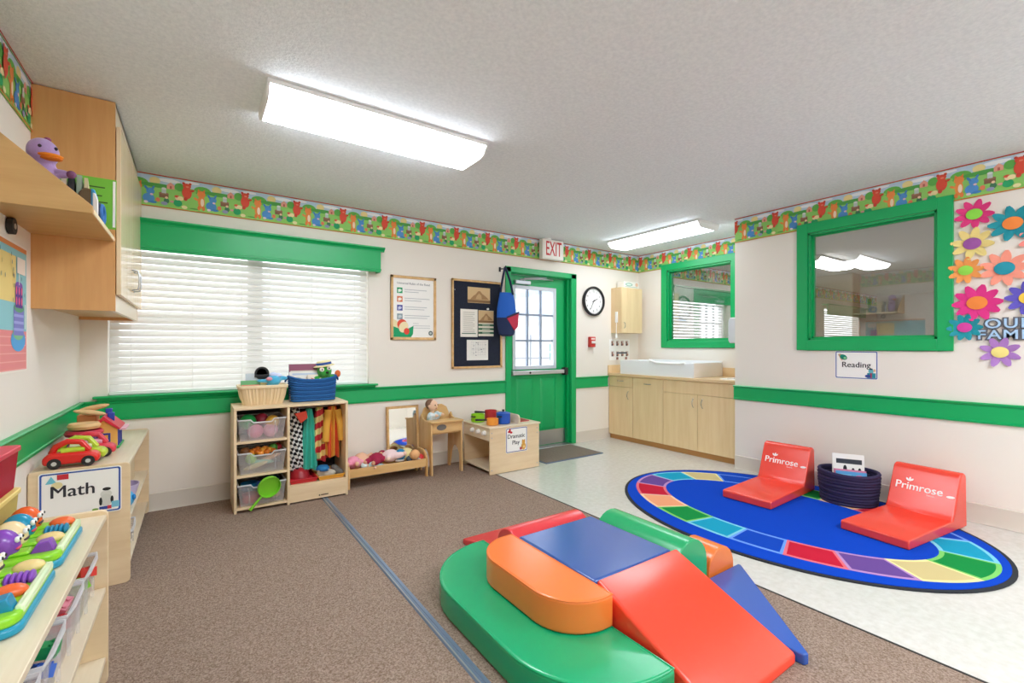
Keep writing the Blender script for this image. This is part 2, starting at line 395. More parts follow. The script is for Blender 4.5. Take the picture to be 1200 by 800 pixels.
for b in ((sx0, GX0, .012, 2.005), (GX1, sx1, .012, 2.005), (GX0, GX1, .012, GZ0), (GX0, GX1, GZ1, 2.005)): m.box(b[0], b[1], gy0, gy1, b[2], b[3])
m.build('door_leaf', GREEN, d1, smooth=False)
for a, b in ((3.02, 3.26), (3.37, 3.61)):
    q = M(); o_ = [(a, .2), (b, .2), (b, .82), (a, .82)]; i_ = [(a + .03, .23), (b - .03, .23), (b - .03, .79), (a + .03, .79)]
    q.loft([[(x, gy0 + .0005, z) for x, z in o_], [(x, gy0 - .014, z) for x, z in i_]]).build('raised_panel', GREEN, d1, bevel=.003, smooth=False)
LT = mt('#D7DEE6', .4)
m = M()
for b in ((GX0 - .03, GX0 + .012, GZ0 - .03, GZ1 + .03), (GX1 - .012, GX1 + .03, GZ0 - .03, GZ1 + .03), (GX0, GX1, GZ0 - .03, GZ0 + .012), (GX0, GX1, GZ1 - .012, GZ1 + .03)):
    m.box(b[0], b[1], gy0 - .008, gy1 + .004, b[2], b[3])
m.build('glass_frame', LT, d1, bevel=.002)
MUN = mt('#8E9AAE', .5)
for k in (1, 2):
    x = GX0 + (GX1 - GX0) * k / 3; box('muntin', (x - .011, x + .011, gy0 + .005, gy1 - .005, GZ0, GZ1), MUN, d1)
    z = GZ0 + (GZ1 - GZ0) * k / 3; box('muntin', (GX0, GX1, gy0 + .006, gy1 - .006, z - .011, z + .011), MUN, d1)
for i in range(3):
    for j in range(3):
        a = GX0 + (GX1 - GX0) * i / 3; c = GZ0 + (GZ1 - GZ0) * j / 3
        box('pane', (a + .011, a + (GX1 - GX0) / 3 - .011, gy0 + .019, gy0 + .023, c + .011, c + (GZ1 - GZ0) / 3 - .011), CLEAR, d1, bevel=0)
box('kick_plate', (sx0 + .01, sx1 - .008, gy0 - .002, gy0, .02, .19), STEEL, d1, bevel=0)
pb = box('push_bar', (2.94, 3.73, gy0 - .06, gy0 - .02, .865, .912), mt('#CDD0D2', .35, metal=.6), d1, bevel=.006)
box('bar_end', (3.70, 3.752, gy0 - .075, gy0, .845, .935), DARK, pb, bevel=.01)
box('bar_mount', (2.94, 2.99, gy0 - .03, gy0, .86, .915), STEEL, pb)
M().lathe([(.012, 0), (.012, -.004), (.008, -.006)], 14, (3.18, gy0 - .06, .888), 'y').build('dogging_lock', BLACK, pb)
cl_ = box('door_closer', (2.985, 3.2, gy0 - .05, gy0, 1.905, 1.945), mt('#C9CDD4', .4, metal=.5), d1, bevel=.006)
M().tube([(3.05, gy0 - .04, 1.955), (3.3, gy0 - .1, 1.972), (3.55, gy0 - .02, 1.985)], .008).build('closer_arm', STEEL, cl_)
M().tube([(3.12, gy0 - .03, 1.945), (3.12, gy0 - .03, 1.975), (3.42, gy0 - .06, 2.0)], .007).build('closer_link', STEEL, cl_)
M().prism([(gy0 - .13, .002), (gy0 - .12, .012), (gy0 + .05, .014), (gy0 + .06, .002)], 'x', DX0, DX1).build('threshold', STEEL, d1)

# ---------------------------------------------------------------- interior windows: flower wall and alcove
def innerwin(name, m, w_, h_, label):
    r = sroot(name, label, m); fw = .085
    q = M()
    for b in ((-fw, 0, -fw, h_ + fw), (w_, w_ + fw, -fw, h_ + fw), (0, w_, -fw, 0), (0, w_, h_, h_ + fw)): q.box(b[0], b[1], b[2], b[3], 0, .018)
    q.build('casing', GREEN, r, bevel=.004)
    q = M(); t = .018
    for b in ((0, t, 0, h_), (w_ - t, w_, 0, h_), (0, w_, 0, t), (0, w_, h_ - t, h_)): q.box(b[0], b[1], b[2], b[3], -.1, .0)
    q.build('jamb', GREEN, r)
    box('pane', (t, w_ - t, t, h_ - t, -.062, -.056), GLASS, r, bevel=0)
    q = M(); u = t + .012
    for b in ((t, u, t, h_ - t), (w_ - u, w_ - t, t, h_ - t), (t, w_ - t, t, u), (t, w_ - t, h_ - u, h_ - t)): q.box(b[0], b[1], b[2], b[3], -.056, -.04)
    q.build('glazing_stop', GREEN, r)
innerwin('window_2', WR(AY1, AZ0, XA), AY1 - AY0, AZ1 - AZ0, 'green-framed window above the sink counter')
innerwin('window_3', WR(RY1, RZ0), RY1 - RY0, RZ1 - RZ0, 'green-framed window beside the paper flowers')

# ---------------------------------------------------------------- the next room, seen through the glass
NX1 = 14.0
DIM = mt('#DDD8CF', .8)
struct(box('floor_next_room', (XR + .1, NX1, YN, 4.45, -.07, -.002), mt('#D5CFC4', .5), bevel=0))
struct(box('ceiling_next_room', (XR + .1, NX1, YN, 4.45, ZC + .003, ZC + .1), mt('#ECEBE9', .9), bevel=0))
m = M(); nw = ((5.80, 7.17), (10.98, 12.9))
xs = [XA + .1, nw[0][0], nw[0][1], nw[1][0], nw[1][1], NX1]
for a, b, o in ((0, 1, 0), (1, 2, 1), (2, 3, 0), (3, 4, 1), (4, 5, 0)):
    if o: m.box(xs[a], xs[b], YB, YB + .15, 0, .845); m.box(xs[a], xs[b], YB, YB + .15, 2.0, ZC + .05)
    else: m.box(xs[a], xs[b], YB, YB + .15, -.07, ZC + .05)
struct(m.build('wall_next_room_back', DIM, smooth=False))
struct(box('wall_next_room_far', (NX1, NX1 + .1, YN - .1, 4.45, -.07, ZC + .1), DIM, bevel=0))
struct(box('wall_next_room_near', (XR + .1, NX1, YN - .1, YN, -.07, ZC + .1), DIM, bevel=0))
border('trim_11', WB(XA + .1, 2.203), NX1 - XA - .1, .2, 'animal wallpaper border in the next room')
for i, (a, b) in enumerate(nw):
    v = thing('window_valance', ('green valance in the next room seen through the alcove window', 'green valance in the next room seen through the flower wall window')[i], 'valance', ((a + b) / 2, 4.1, 1.858))
    q = (b - a) / 2 + .09
    box('front_board', (-q, q, 0, .018, 0, .2), GREEN, v); box('crown_moulding', (-q - .02, q + .02, -.03, .1, .2, .225), GREEN, v)
    n = thing('venetian_blind', ('white slat blind in the next room seen through the alcove window', 'white slat blind in the next room seen through the flower wall window')[i], 'window blind', ((a + b) / 2, YB + .03, .845))
    q = (b - a) / 2 - .01
    sm = M().box(-q, q, -.022, .022, -.0012, .0012); s0 = sm.build('slat', mt('#DAD8D2', .5), n, smooth=False)
    for k in range(24):
        c = s0 if k == 0 else s0.copy()
        if k: col.objects.link(c); c.parent = n
        c.location.z = .03 + k * .046; c.rotation_euler.x = .95
    box('bottom_rail', (-q, q, -.025, .025, 0, .02), WHITE, n)
    box('wand', (q - .05, q - .03, -.035, -.028, .3, 1.0), WHITE, n)
# ================================================================ lights on the ceiling
def fixture(loc, rz, label, L=1.2, W=.37, lens=LENS):
    t = thing('ceiling_light', label, 'ceiling light', (loc[0], loc[1], ZC), rz, 'fluorescent ceiling lights')
    box('housing', (-L / 2, L / 2, -W / 2, W / 2, -.022, 0), mt('#E9E9E6', .4), t, bevel=.003)
    pts = [(-W / 2 + .004, -.022)] + [((-W / 2 + .012) + (W - .024) * k / 12, -.030 - .046 * (1 - abs(2 * k / 12 - 1) ** 8)) for k in range(13)] + [(W / 2 - .004, -.022)]
    M().prism(pts, 'x', -L / 2 + .012, L / 2 - .012).build('lens', lens, t, ang=60)
    big = [(p[0] * 1.01, p[1] * 1.03) for p in pts]
    for s in (-1, 1): M().prism(big, 'x', s * L / 2 - .012 * (s > 0), s * L / 2 + .012 * (s < 0)).build('end_cap', mt('#F0F0EE', .4), t, ang=60)
    return t
fixture((.878, 2.57), 0, 'long fluorescent ceiling light in front of the blind-covered window', lens=LENS_B)
fixture((4.22, 3.23), PI / 2, 'fluorescent ceiling light over the sink alcove', lens=LENS_C)
fixture((.88, -.55), 0, 'added unseen ceiling light behind the camera on the cabinet side')  # added lamp out of view, there to brighten the whole room
fixture((2.95, -.75), 0, 'added unseen ceiling light behind the camera on the flower wall side')  # second added lamp out of view, lifts floor and bounce light
fixture((7.6, 2.9), 0, 'dim ceiling light in the next room behind the glass', lens=mt('#FFFFFF', .4, emit=9, key='lens_dim'))
fixture((7.6, .6), 0, 'unlit ceiling light in the next room behind the glass', lens=mt('#C9D2D6', .4))

# ================================================================ wall pieces on the back wall
t = thing('exit_sign', 'white exit sign with red letters above the green door', 'exit sign', m=WB(3.43, 2.315, 4.13))
box('housing', (-.16, .16, -.115, .115, -.035, .03), mt('#E6E1D8', .5), t, bevel=.006)
box('face', (-.135, .14, -.1, .1, .03, .033), mt('#EFEBE3', .5), t)
text('lettering', 'EXIT', .235, (.005, .0, .0335), mt('#C8262B', .5), t, sx=.5)
M().lathe([(.05, .0), (.05, .012), (.02, .02)], 16, (-.06, .115, -.01), 'y').build('ceiling_mount', WHITE, t)
t = thing('wall_clock', 'round wall clock with black rim and white face beside the door', 'clock', m=WB(4.166, 1.764))
M().lathe([(.165, 0), (.185, .004), (.188, .03), (.178, .042), (.166, .042), (.16, .03), (.16, .012), (.0001, .012)], 40).build('rim', BLACK, t)
M().lathe([(.161, .013), (.161, .0145), (.0001, .0145)], 40).build('dial', PAPER, t)
for k in range(12):
    a = PI / 2 - k * PI / 6; text('numeral', str(k or 12), .034, (.122 * math.cos(a), .122 * math.sin(a), .0148), BLACK, t)
S = []
for k in range(60):
    a = k * PI / 30; c, s = math.cos(a), math.sin(a); q = .0018 if k % 5 == 0 else .0008
    S.append(([(.143 * c - q * s, .143 * s + q * c), (.152 * c - q * s, .152 * s + q * c), (.152 * c + q * s, .152 * s - q * c), (.143 * c + q * s, .143 * s - q * c)], '#222222'))
ink('minute_marks', S, t, z=.0148, eps=0)
for L_, w_, a in ((.08, .006, PI / 2 - 1.1), (.115, .004, PI / 2 - 3.62)):
    c, s = math.cos(a), math.sin(a)
    M().prism([(-.02 * c - w_ * s, -.02 * s + w_ * c), (L_ * c - w_ * .5 * s, L_ * s + w_ * .5 * c), (L_ * c + w_ * .5 * s, L_ * s - w_ * .5 * c), (-.02 * c + w_ * s, -.02 * s - w_ * c)], 'z', .018, .0195).build('hand', BLACK, t)
t = thing('fire_alarm_pull', 'small red fire alarm pull station below the clock', 'fire alarm', m=WB(4.13, 1.248))
box('housing', (-.045, .045, -.065, .065, 0, .045), mt('#C8362E', .4), t, bevel=.006)
box('pull_handle', (-.03, .03, -.02, .012, .045, .058), mt('#EDE6E0', .4), t, bevel=.004)
box('name_plate', (-.032, .032, .028, .05, .045, .047), mt('#F3D9D3', .5), t)
# small wall cabinet by the corner
t = thing('wall_cabinet', 'small pale wood wall cabinet in the corner above the counter', 'cabinet', (4.70, 4.2, 1.364))
box('body', (-.2, .2, -.16, 0, 0, .59), LAMI, t)
d = box('door', (-.2, .2, -.18, -.161, .002, .588), LAMI, t, bevel=.002)
M().tube([(-.155, -.181, .06), (-.155, -.2, .075), (-.155, -.203, .1), (-.155, -.2, .125), (-.155, -.181, .14)], .004).build('handle', CHROME, d)
t = thing('soap_bracket', 'white plastic pump bottle bracket on the side of the corner cabinet', 'bracket', (4.5, 4.1, 1.30))
box('plate', (-.012, 0, -.02, .02, .2, .34), WHITE, t, bevel=.004)
M().tube([(-.008, 0, .2), (-.014, -.003, .12), (-.01, 0, .04)], .004).build('cord', WHITE, t)
M().lathe([(.014, 0), (.018, .03), (.01, .05)], 12, (-.01, 0, 0)).build('pull_end', WHITE, t)
t = thing('wipes_box', 'white cardboard box lying on top of the corner cabinet', 'box', (4.74, 4.1, 1.954))
box('carton', (-.17, .13, -.055, .06, 0, .085), mt('#EFECE4', .6), t, bevel=.003)
ink('printing', [(el(-.07, .045, .07, .022), '#8FB9A9'), (el(-.07, .045, .05, .012), '#DDE9DF'), (el(.08, .05, .03, .025), '#E8BFA2'), (rc(-.15, .01, .1, .02), '#B9C7C0')], t, m=frame((0, -.0555, 0), (1, 0, 0), (0, 0, 1)))
t = thing('hand_washing_chart', 'white chart of small step pictures under the corner cabinet', 'poster', m=WB(4.67, 1.15))
box('sheet', (-.2, .19, -.14, .135, 0, .002), PAPER, t, bevel=0)
S = []
for r_ in range(2):
    for k in range(4):
        x, y = -.17 + k * .092, .05 - r_ * .14
        S += [(rc(x, y, x + .055, y + .07), '#D8CFC8'), (el(x + .02, y + .045, .014), '#8A5A4A'), (rc(x + .008, y, x + .035, y + .03), '#5A4A52'), (el(x + .042, y + .02, .012), '#C58A6A')]
S += [(rc(-.07, -.055, .13, -.035), '#4A5060')]
for k in (1, 3): S.append((rc(-.16 + k * .085, -.135, -.12 + k * .085, -.10), '#9A6A60'))
ink('pictures', S, t, z=.0024)
# framed rules poster
t = thing('rules_poster', 'wood-framed white rules poster with small picture squares on the wall', 'poster', m=WB(1.752, 1.562))
W_, H_ = .232, .306
m = M()
for b in ((-W_, -W_ + .024, -H_, H_), (W_ - .024, W_, -H_, H_), (-W_, W_, -H_, -H_ + .024), (-W_, W_, H_ - .024, H_)): m.box(b[0], b[1], b[2], b[3], 0, .016)
m.build('wood_frame', PINE, t, bevel=.002)
box('sheet', (-W_ + .02, W_ - .02, -H_ + .02, H_ - .02, .001, .006), PAPER, t, bevel=0)
text('title', 'Universal Rules of the Road', .030, (0, .235, .0065), mt('#8E9296', .6), t)
S = []
for k, (c1, c2) in enumerate((('#1E9C62', '#DDEFE4'), ('#D9764A', '#F6EFE6'), ('#4B4FA0', '#C9CDE8'), ('#8FA0A8', '#C8D2D4'))):
    y = .165 - k * .083; S += [(rc(-.17, y - .027, -.115, y + .027), c1), (el(-.142, y, .018, .014), c2), (rc(-.158, y - .02, -.148, y + .01), c2)]
    S += [(rc(-.095, y + .008, .165 - .03 * (k % 2 == 0), y + .014), '#B9BCC0'), (rc(-.095, y - .014, .05 + .03 * k, y - .008), '#B9BCC0')]
for k, q in enumerate((.05, .17, .17)): S.append((rc(-.01, -.15 - k * .022, q, -.145 - k * .022), '#C3C6C8'))
S += [([(-.205, -.28), (-.03, -.28), (-.01, -.25), (-.005, -.17), (-.06, -.2), (-.12, -.21), (-.205, -.18)], '#1FA06A'),
      ([(-.205, -.18), (-.205, -.11), (-.17, -.13), (-.14, -.2)], '#E9DDB0'), (el(-.12, -.16, .05, .05), '#E2553D'), (el(-.105, -.185, .045, .055, a=-.5), '#F0DFB4'), (el(-.075, -.225, .028, .032), '#E2493A'),
      (el(.175, -.24, .023), '#4E5A56'), (el(.175, -.24, .012), '#C9D0CB')]
ink('printing', S, t, z=.0065)
# notice board
t = thing('notice_board', 'wood-framed dark navy notice board left of the green door', 'notice board', m=WB(2.466, 1.426))
W_, H_ = .306, .462
m = M()
for b in ((-W_, -W_ + .02, -H_, H_), (W_ - .02, W_, -H_, H_), (-W_, W_, -H_, -H_ + .02), (-W_, W_, H_ - .02, H_)): m.box(b[0], b[1], b[2], b[3], 0, .02)
m.build('wood_frame', PINE, t, bevel=.002)
box('felt', (-W_ + .015, W_ - .015, -H_ + .015, H_ - .015, .001, .008), mt('#1D2437', .9, noise=('#171D2E', (60, 60, 60), 3)), t, bevel=0)
for s in (-1, 1): M().lathe([(.006, .008), (.006, .011), (.003, .013)], 10, (-.27, .0 + s * .4 - .05, 0)).build('pin', STEEL, t)
def note(label, x0, y0, x1, y1, paper, S, cat='paper'):
    q = thing('pinned_notice', label, cat, m=WB(2.466 + (x0 + x1) / 2, 1.426 + (y0 + y1) / 2, YB - .0085))
    a, b = (x1 - x0) / 2, (y1 - y0) / 2
    box('sheet', (-a, a, -b, b, 0, .0015), mt(paper, .7), q, bevel=0)
    ink('printing', [([(x * a, y * b) for x, y in p_], c) for p_, c in S], q, z=.0018)
SEP = [(rc(-1, -1, 1, 1), '#D8B98A'), ([(-.8, -.6), (-.5, -.1), (-.3, .1), (-.1, .5), (.1, .55), (.3, .2), (.6, -.1), (.9, -.5)], '#A9835A'), ([(-.3, -.5), (-.2, -.1), (0, .25), (.2, 0), (.25, -.5)], '#C9A679'), (rc(-1, -.95, 1, -.6), '#8A6A48')]
note('sepia drawing strip at the top of the notice board', -.12, .225, .155, .39, '#E2CBA4', SEP)
note('white typed sheet on the notice board', -.205, -.135, .0, .155, '#EDE9DF', [(rc(-.7, .75 - .14 * k, .65 - .2 * (k % 3 == 2), .79 - .14 * k), '#B4AFA6') for k in range(11)] + [(rc(-.85, -.78, .8, -.72), '#3E6A58')])
note('sepia and green flyer beside the typed sheet', .01, -.125, .2, .15, '#E6DFCE', [([(p_[0], .5 + p_[1] * .48) for p_ in a_], c) for a_, c in SEP] + [(rc(-1, -.22 - .3 * k, 1, -.06 - .3 * k), '#3C6B4E') for k in range(3)] + [(rc(-.5, -.17 - .3 * k, .5, -.12 - .3 * k), '#C7D6BF') for k in range(3)])
S = [(rc(-.6, .1 + .0, .8, .12), '#A7A8AA')]
for k in range(7): S += [(rc(-.62 + .22 * k, -.5, -.61 + .22 * k, .8), '#B0B1B4')]
for k in range(6): S += [(rc(-.62, -.5 + .25 * k, .8, -.485 + .25 * k), '#B0B1B4')]
for _ in range(14): x, y = RNG.uniform(-.5, .7), RNG.uniform(-.6, .7); S.append((rc(x, y, x + .1, y + .05), '#77787C'))
note('floor plan sheet at the bottom of the notice board', -.13, -.38, .13, -.165, '#EFEDE6', S)
t = thing('push_pin', 'white push pin above the sepia flyer', 'push pin', m=WB(2.466 + .115, 1.426 + .165, YB - .009))
M().lathe([(.003, 0), (.003, .012), (.011, .014), (.008, .022), (.011, .03), (.0001, .031)], 12).build('head', WHITE, t)
# bag on the casing
t = thing('hanging_bag', 'blue and navy cloth bag with a red pocket hanging beside the door', 'bag', (2.765, 4.085, 1.30))
def bagring(z, w_, dp): return [(w_ * math.cos(a), dp * math.sin(a) * (1 + .12 * math.sin(3 * a)), z) for a in [2 * PI * k / 20 for k in range(20)]]
M().loft([bagring(0, .055, .02), bagring(.02, .095, .045), bagring(.12, .118, .055), bagring(.2, .122, .055)]).build('lower_bag', mt('#1E2D55', .85), t)
M().loft([bagring(.198, .1225, .0555), bagring(.3, .118, .05), bagring(.4, .1, .035), bagring(.47, .085, .022)]).build('upper_bag', mt('#1F5FC0', .85), t)
M().prism([(-.035, .19), (.118, .25), (.105, .1), (.06, .06)], 'y', -.066, -.05).build('red_pocket', mt('#C4324E', .85), t, bevel=.006)
M().prism([(-.035, .19), (.12, .25), (.12, .268), (-.04, .208)], 'y', -.068, -.052).build('pocket_zip', mt('#35243F', .7), t)
for s in (-1, 1): M().tube([(s * .07, -.02 * s, .45), (s * .05 - .005, 0, .6), (s * .012 - .01, .01, .72), (-.012, .012, .745)], .012, 8).build('strap', mt('#1B2747', .85), t)
t = thing('coat_hook', 'small dark wall hook holding the blue bag', 'hook', m=WB(2.752, 2.03))
M().tube([(0, .01, 0), (0, .0, .09), (0, .015, .115), (0, .03, .12)], .006).build('prong', BLACK, t); box('plate', (-.012, .012, -.02, .03, 0, .006), BLACK, t)

# ================================================================ flower wall
def sign(label, m, w_, h_, rim, S, txt, off=(0, 0)):
    t = thing('area_sign', label, 'sign', m=m)
    M().prism(rr(-w_, -h_, w_, h_, .012), 'z', 0, .003).build('card', PAPER, t, smooth=False)
    o_ = rr(-w_ + .004, -h_ + .004, w_ - .004, h_ - .004, .010); i_ = rr(-w_ + .011, -h_ + .011, w_ - .011, h_ - .011, .007)
    n = len(o_); q = M(); q.add([(x, y, .0034) for x, y in o_] + [(x, y, .0034) for x, y in i_], [(k, (k + 1) % n, n + (k + 1) % n, n + k) for k in range(n)]); q.build('printed_rim', mt(rim, .6), t, smooth=False)
    for side in (-1, 1):
        Q = [(p_, c) for p_, c in S if (sum(x for x, y in p_) >= 0) == (side > 0)]
        if Q: ink('picture', Q, t, z=.0036)
    for body, size, x, y in txt: text('lettering', body, size, (x, y, .0036), mt('#2B2A33', .6), t)
    return t
sign('white Reading sign with blue rim under the large interior window', WR(1.441, 1.043), .145, .112, '#4A5FA8',
     [([(-.125, .085), (-.105, .09), (-.075, .05), (-.1, .035)], '#C9A27F'), (el(-.085, .062, .028, .02, a=-.6), '#13876F'), (el(-.075, .055, .01), '#8BD39A'),
      (rc(.075, -.1, .13, -.06), '#2E8E9C'), (el(.1, -.045, .018), '#6BB7C4'), (el(.1, -.03, .012, .006), '#233A55'), (rc(.095, -.1, .105, -.06), '#B5324E'), (el(.122, -.04, .008, .012), '#E2B48E'), (el(.08, -.085, .02, .012), '#3A4E97')],
     [('Reading', .062, 0, .0)])
def flower(label, y, z, R_, pc, cc, n=8, a0=0, cr=.4, k=0):
    t = thing('paper_flower', label, 'paper flower', m=WR(y, z, XR - .001 - .002 * k), group='paper flowers on the wall')
    pm, cm = mt(pc, .75), mt(cc, .75)
    me = None
    for i in range(n):
        a = a0 + 2 * PI * i / n
        if me is None:
            rings = []
            for s in range(6):
                u = s / 5; hwid = R_ * .215 * math.sin(PI * (.12 + .82 * u)) ** .7; r_ = R_ * (.22 + .8 * u); zz = .002 + .012 * u * u
                rings.append([(r_, -hwid, zz), (r_, 0, zz + .0008), (r_, hwid, zz)])
            p0 = M().loft(rings, caps=False, wrap=False).build('petal', pm, t, solid=.0012, smooth=False); me = p0.data; o = p0
        else:
            o = p0.copy(); col.objects.link(o); o.parent = t
        o.location.z = .0012 * (i % 3); o.rotation_euler = (RNG.uniform(-.05, .05), RNG.uniform(-.06, .0), a + RNG.uniform(-.06, .06))
    M().lathe([(R_ * cr, .012), (R_ * cr, .0135), (R_ * cr * .5, .017), (.0001, .018)], 24, sx=1.05, sy=.92).build('centre', cm, t)
    return t
FL = [('pink paper flower with lime centre next to the window frame', .763, 2.088, .098, '#E0357F', '#8FDB4A', 9),
      ('teal paper flower with orange centre below the wallpaper border', .585, 1.988, .112, '#128E9C', '#F58A3C', 9),
      ('pale yellow paper flower with purple centre', .772, 1.89, .108, '#EED787', '#9E54A2', 8),
      ('orange paper flower with lime centre', .804, 1.712, .09, '#F7A155', '#93DB4E', 9),
      ('salmon paper flower with teal centre', .622, 1.702, .115, '#F79A84', '#1B92A6', 9),
      ('large magenta paper flower with orange centre', .749, 1.486, .122, '#E02F86', '#F58A3C', 10),
      ('violet-blue paper flower cut by the picture edge', .515, 1.50, .105, '#5B4FB5', '#F2C84B', 9),
      ('teal paper flower with magenta centre beside the lettering', .809, 1.322, .09, '#1796A4', '#D840A0', 10),
      ('lilac paper flower with yellow centre below the lettering', .642, 1.154, .098, '#AE7CC4', '#EFDE85', 8),
      ('coral paper flower at the picture edge below the teal flower', .46, 1.87, .1, '#F08A80', '#7FD0C8', 9)]
for k, (lb, y, z, R_, pc, cc, n) in enumerate(FL): flower(lb, y, z, R_, pc, cc, n, RNG.uniform(0, .7), k=k % 4)
t = thing('wall_lettering', 'light blue OUR FAMILY cut-out lettering among the paper flowers', 'wall lettering', m=WR(.745, 1.3, XR - .012))
GB, LB = mt('#5F6068', .8), mt('#A9CBEA', .7)
for body, x, y, s in (('OUR', .03, .04, .088), ('FAMILY', -.005, -.033, .085)):
    text('backing', body, s, (x, y, 0), GB, t, align='LEFT', ext=.001, off=.0085, sx=1.12, sp=1.12)
    text('letters', body, s, (x, y, .0022), LB, t, align='LEFT', ext=.001, off=.001, sx=1.12, sp=1.12)

# ================================================================ sink alcove
CX = 4.452
SIDE = LAMI
def unit(label, y0, y1):
    t = thing('base_cabinet', label, 'cabinet', (CX, (y0 + y1) / 2, 0)); h = (y1 - y0) / 2
    box('carcass', (.02, XA - CX - .01, -h, h, .06, .81), SIDE, t, bevel=0)
    box('toe_kick', (.03, .05, -h, h, 0, .06), mt('#B98850', .5), t, bevel=0)
    return t, h
def front(t, name, a, b, z0, z1, hand=None):
    d = box(name, (0, .018, a + .002, b - .002, z0 + .002, z1 - .002), LAMI, t, bevel=.0015)
    if hand:
        y, z, up = hand; p = [(0, 0), (.015, .012), (.026, .04), (.026, .06), (.015, .088), (0, .1)]
        M().tube([(-q[0], y, z - .05 + q[1]) if up else (-q[0], y - .05 + q[1], z) for q in p], .004).build('handle', CHROME, d)
    return d
t, h = unit('pale wood base cabinet with a small top drawer next to the back wall', 3.80, 4.195)
front(t, 'drawer', -h, h, .68, .81, (0, .755, 0)); front(t, 'door', -h, h, .06, .68, (-.13, .58, 1))
t, h = unit('pale wood base cabinet with one tall front between drawer and sink units', 3.354, 3.798)
front(t, 'door', -h, h, .06, .81, (0, .74, 0))
t, h = unit('pale wood sink cabinet with two doors under the changing tray', 2.448, 3.352)
front(t, 'false_drawer_front', -h, h, .668, .81); front(t, 'door', -h, .01, .06, .668, (-.05, .578, 1)); front(t, 'door', .01, h, .06, .668, (.06, .578, 1))
t = thing('worktop', 'wood laminate worktop over the base cabinets', 'worktop', (CX - .02, 2.445, .812))
M().box(0, XA - CX + .018, 0, 1.752, 0, .034).build('slab', LAMIY, t, bevel=.004)
box('backsplash', (XA - CX + .002, XA - CX + .018, 0, 1.752, .034, .135), LAMIY, t)
box('side_splash', (.0, XA - CX + .002, 1.738, 1.752, .034, .135), LAMI, t)
t = thing('sink_basin', 'white sink basin rim at the end of the worktop', 'sink', (4.72, 2.6, .846))
M().prism(rr(-.2, -.13, .22, .12, .05), 'z', 0, .008).build('rim', WHITE, t, bevel=.003)
M().lathe([(.15, .0085), (.14, .0088), (.03, .0086)], 24, sx=1.0, sy=.7).build('bowl', mt('#D9DBDC', .25), t)
t = thing('sink_faucet', 'chrome faucet with two handles at the sink', 'faucet', (4.93, 2.6, .854))
M().tube([(0, 0, 0), (0, 0, .09), (-.03, 0, .12), (-.1, 0, .115), (-.12, 0, .09)], .011, 10).build('spout', CHROME, t)
for s in (-1, 1): M().lathe([(.016, 0), (.016, .03), (.024, .035), (.024, .05), (.0001, .055)], 12, (0, s * .08, 0)).build('tap', CHROME, t)
t = thing('changing_tray', 'white plastic diaper changing tray standing on the worktop', 'changing tray', (4.452, 2.96, .846))
TP = mt('#F1F2F4', .3); L_ = 1.04; DT = .565
def wall_(pts, a, b): return M().prism(pts, 'x', a, b)
wall_([(0, 0), (L_, 0), (L_, .172), (.62, .176), (.55, .172), (.5, .152), (.15, .148), (.1, .158), (0, .16)], 0, .014).build('front_side', TP, t, bevel=.003)
wall_([(0, 0), (L_, 0), (L_, .176), (0, .176)], DT - .014, DT).build('back_side', TP, t, bevel=.003)
box('end_side', (.014, DT - .014, 0, .014, 0, .162), mt('#E9E2DC', .35), t, bevel=.003); box('end_side', (.014, DT - .014, L_ - .014, L_, 0, .172), TP, t, bevel=.003)
box('floor_panel', (.014, DT - .014, .014, L_ - .014, 0, .012), TP, t)
M().tube([(.004, .58, .178), (.0, .53, .166), (-.002, .49, .155), (-.002, .3, .151), (-.002, .16, .151), (.002, .11, .160)], .013).build('scooped_lip', WHITE, t)
box('pad', (.02, DT - .02, .02, L_ - .02, .012, .06), mt('#DCE4EA', .4), t, bevel=.02, seg=3)
t = thing('towel_dispenser', 'pale grey paper towel dispenser beside the alcove window', 'dispenser', (4.79, 2.443, 1.226))
M().prism([(0, 0), (.23, 0), (.245, .03), (.245, .23), (.225, .27), (.02, .27), (0, .25)], 'x', -.13, .13).build('case', mt('#C9CBD0', .4), t, bevel=.008)
box('cover', (-.115, .115, .238, .252, .05, .22), mt('#DADCE0', .35), t, bevel=.01)
# ================================================================ oval rug, floor seats, rope basket
RC, RA, RB_ = (3.45, 1.622), .905, 1.172
t = thing('oval_rug', 'oval blue rug with a ring of coloured blocks on the vinyl floor', 'rug', (RC[0], RC[1], 0))
PILE = lambda h: mt(h, .95, spec=.1, bump=(260, .5, .002))
M().prism(el(0, 0, RA, RB_, 96), 'z', .0, .008).build('binding', mt('#20242C', .9), t)
M().prism(el(0, 0, RA - .022, RB_ - .022, 96), 'z', .006, .0105).build('pile', PILE('#0A44BE'), t)
oa, ob, ia, ib = .745, 1.115, .50, .868
def arcpt(a, u): return ((ia + (oa - ia) * u) * math.cos(a), (ib + (ob - ib) * u) * math.sin(a))
BC = {'red': ('#C4203A', '#E2707E'), 'purple': ('#6A4A92', '#B78CC0'), 'tan': ('#CDBB86', '#E9E2A0'), 'green': ('#158A42', '#7FCB6A'), 'teal': ('#1C9BBE', '#7CCBE0'), 'blue': ('#1046B8', '#6D9BE8'), 'peach': ('#F0A37A', '#F3CDA8')}
ORDER = ['green', 'red', 'blue', 'tan', 'teal', 'purple', 'red', 'peach', 'green', 'teal', 'blue', 'red', 'purple', 'tan', 'green', 'teal', 'blue', 'red', 'peach']
NBL = 19
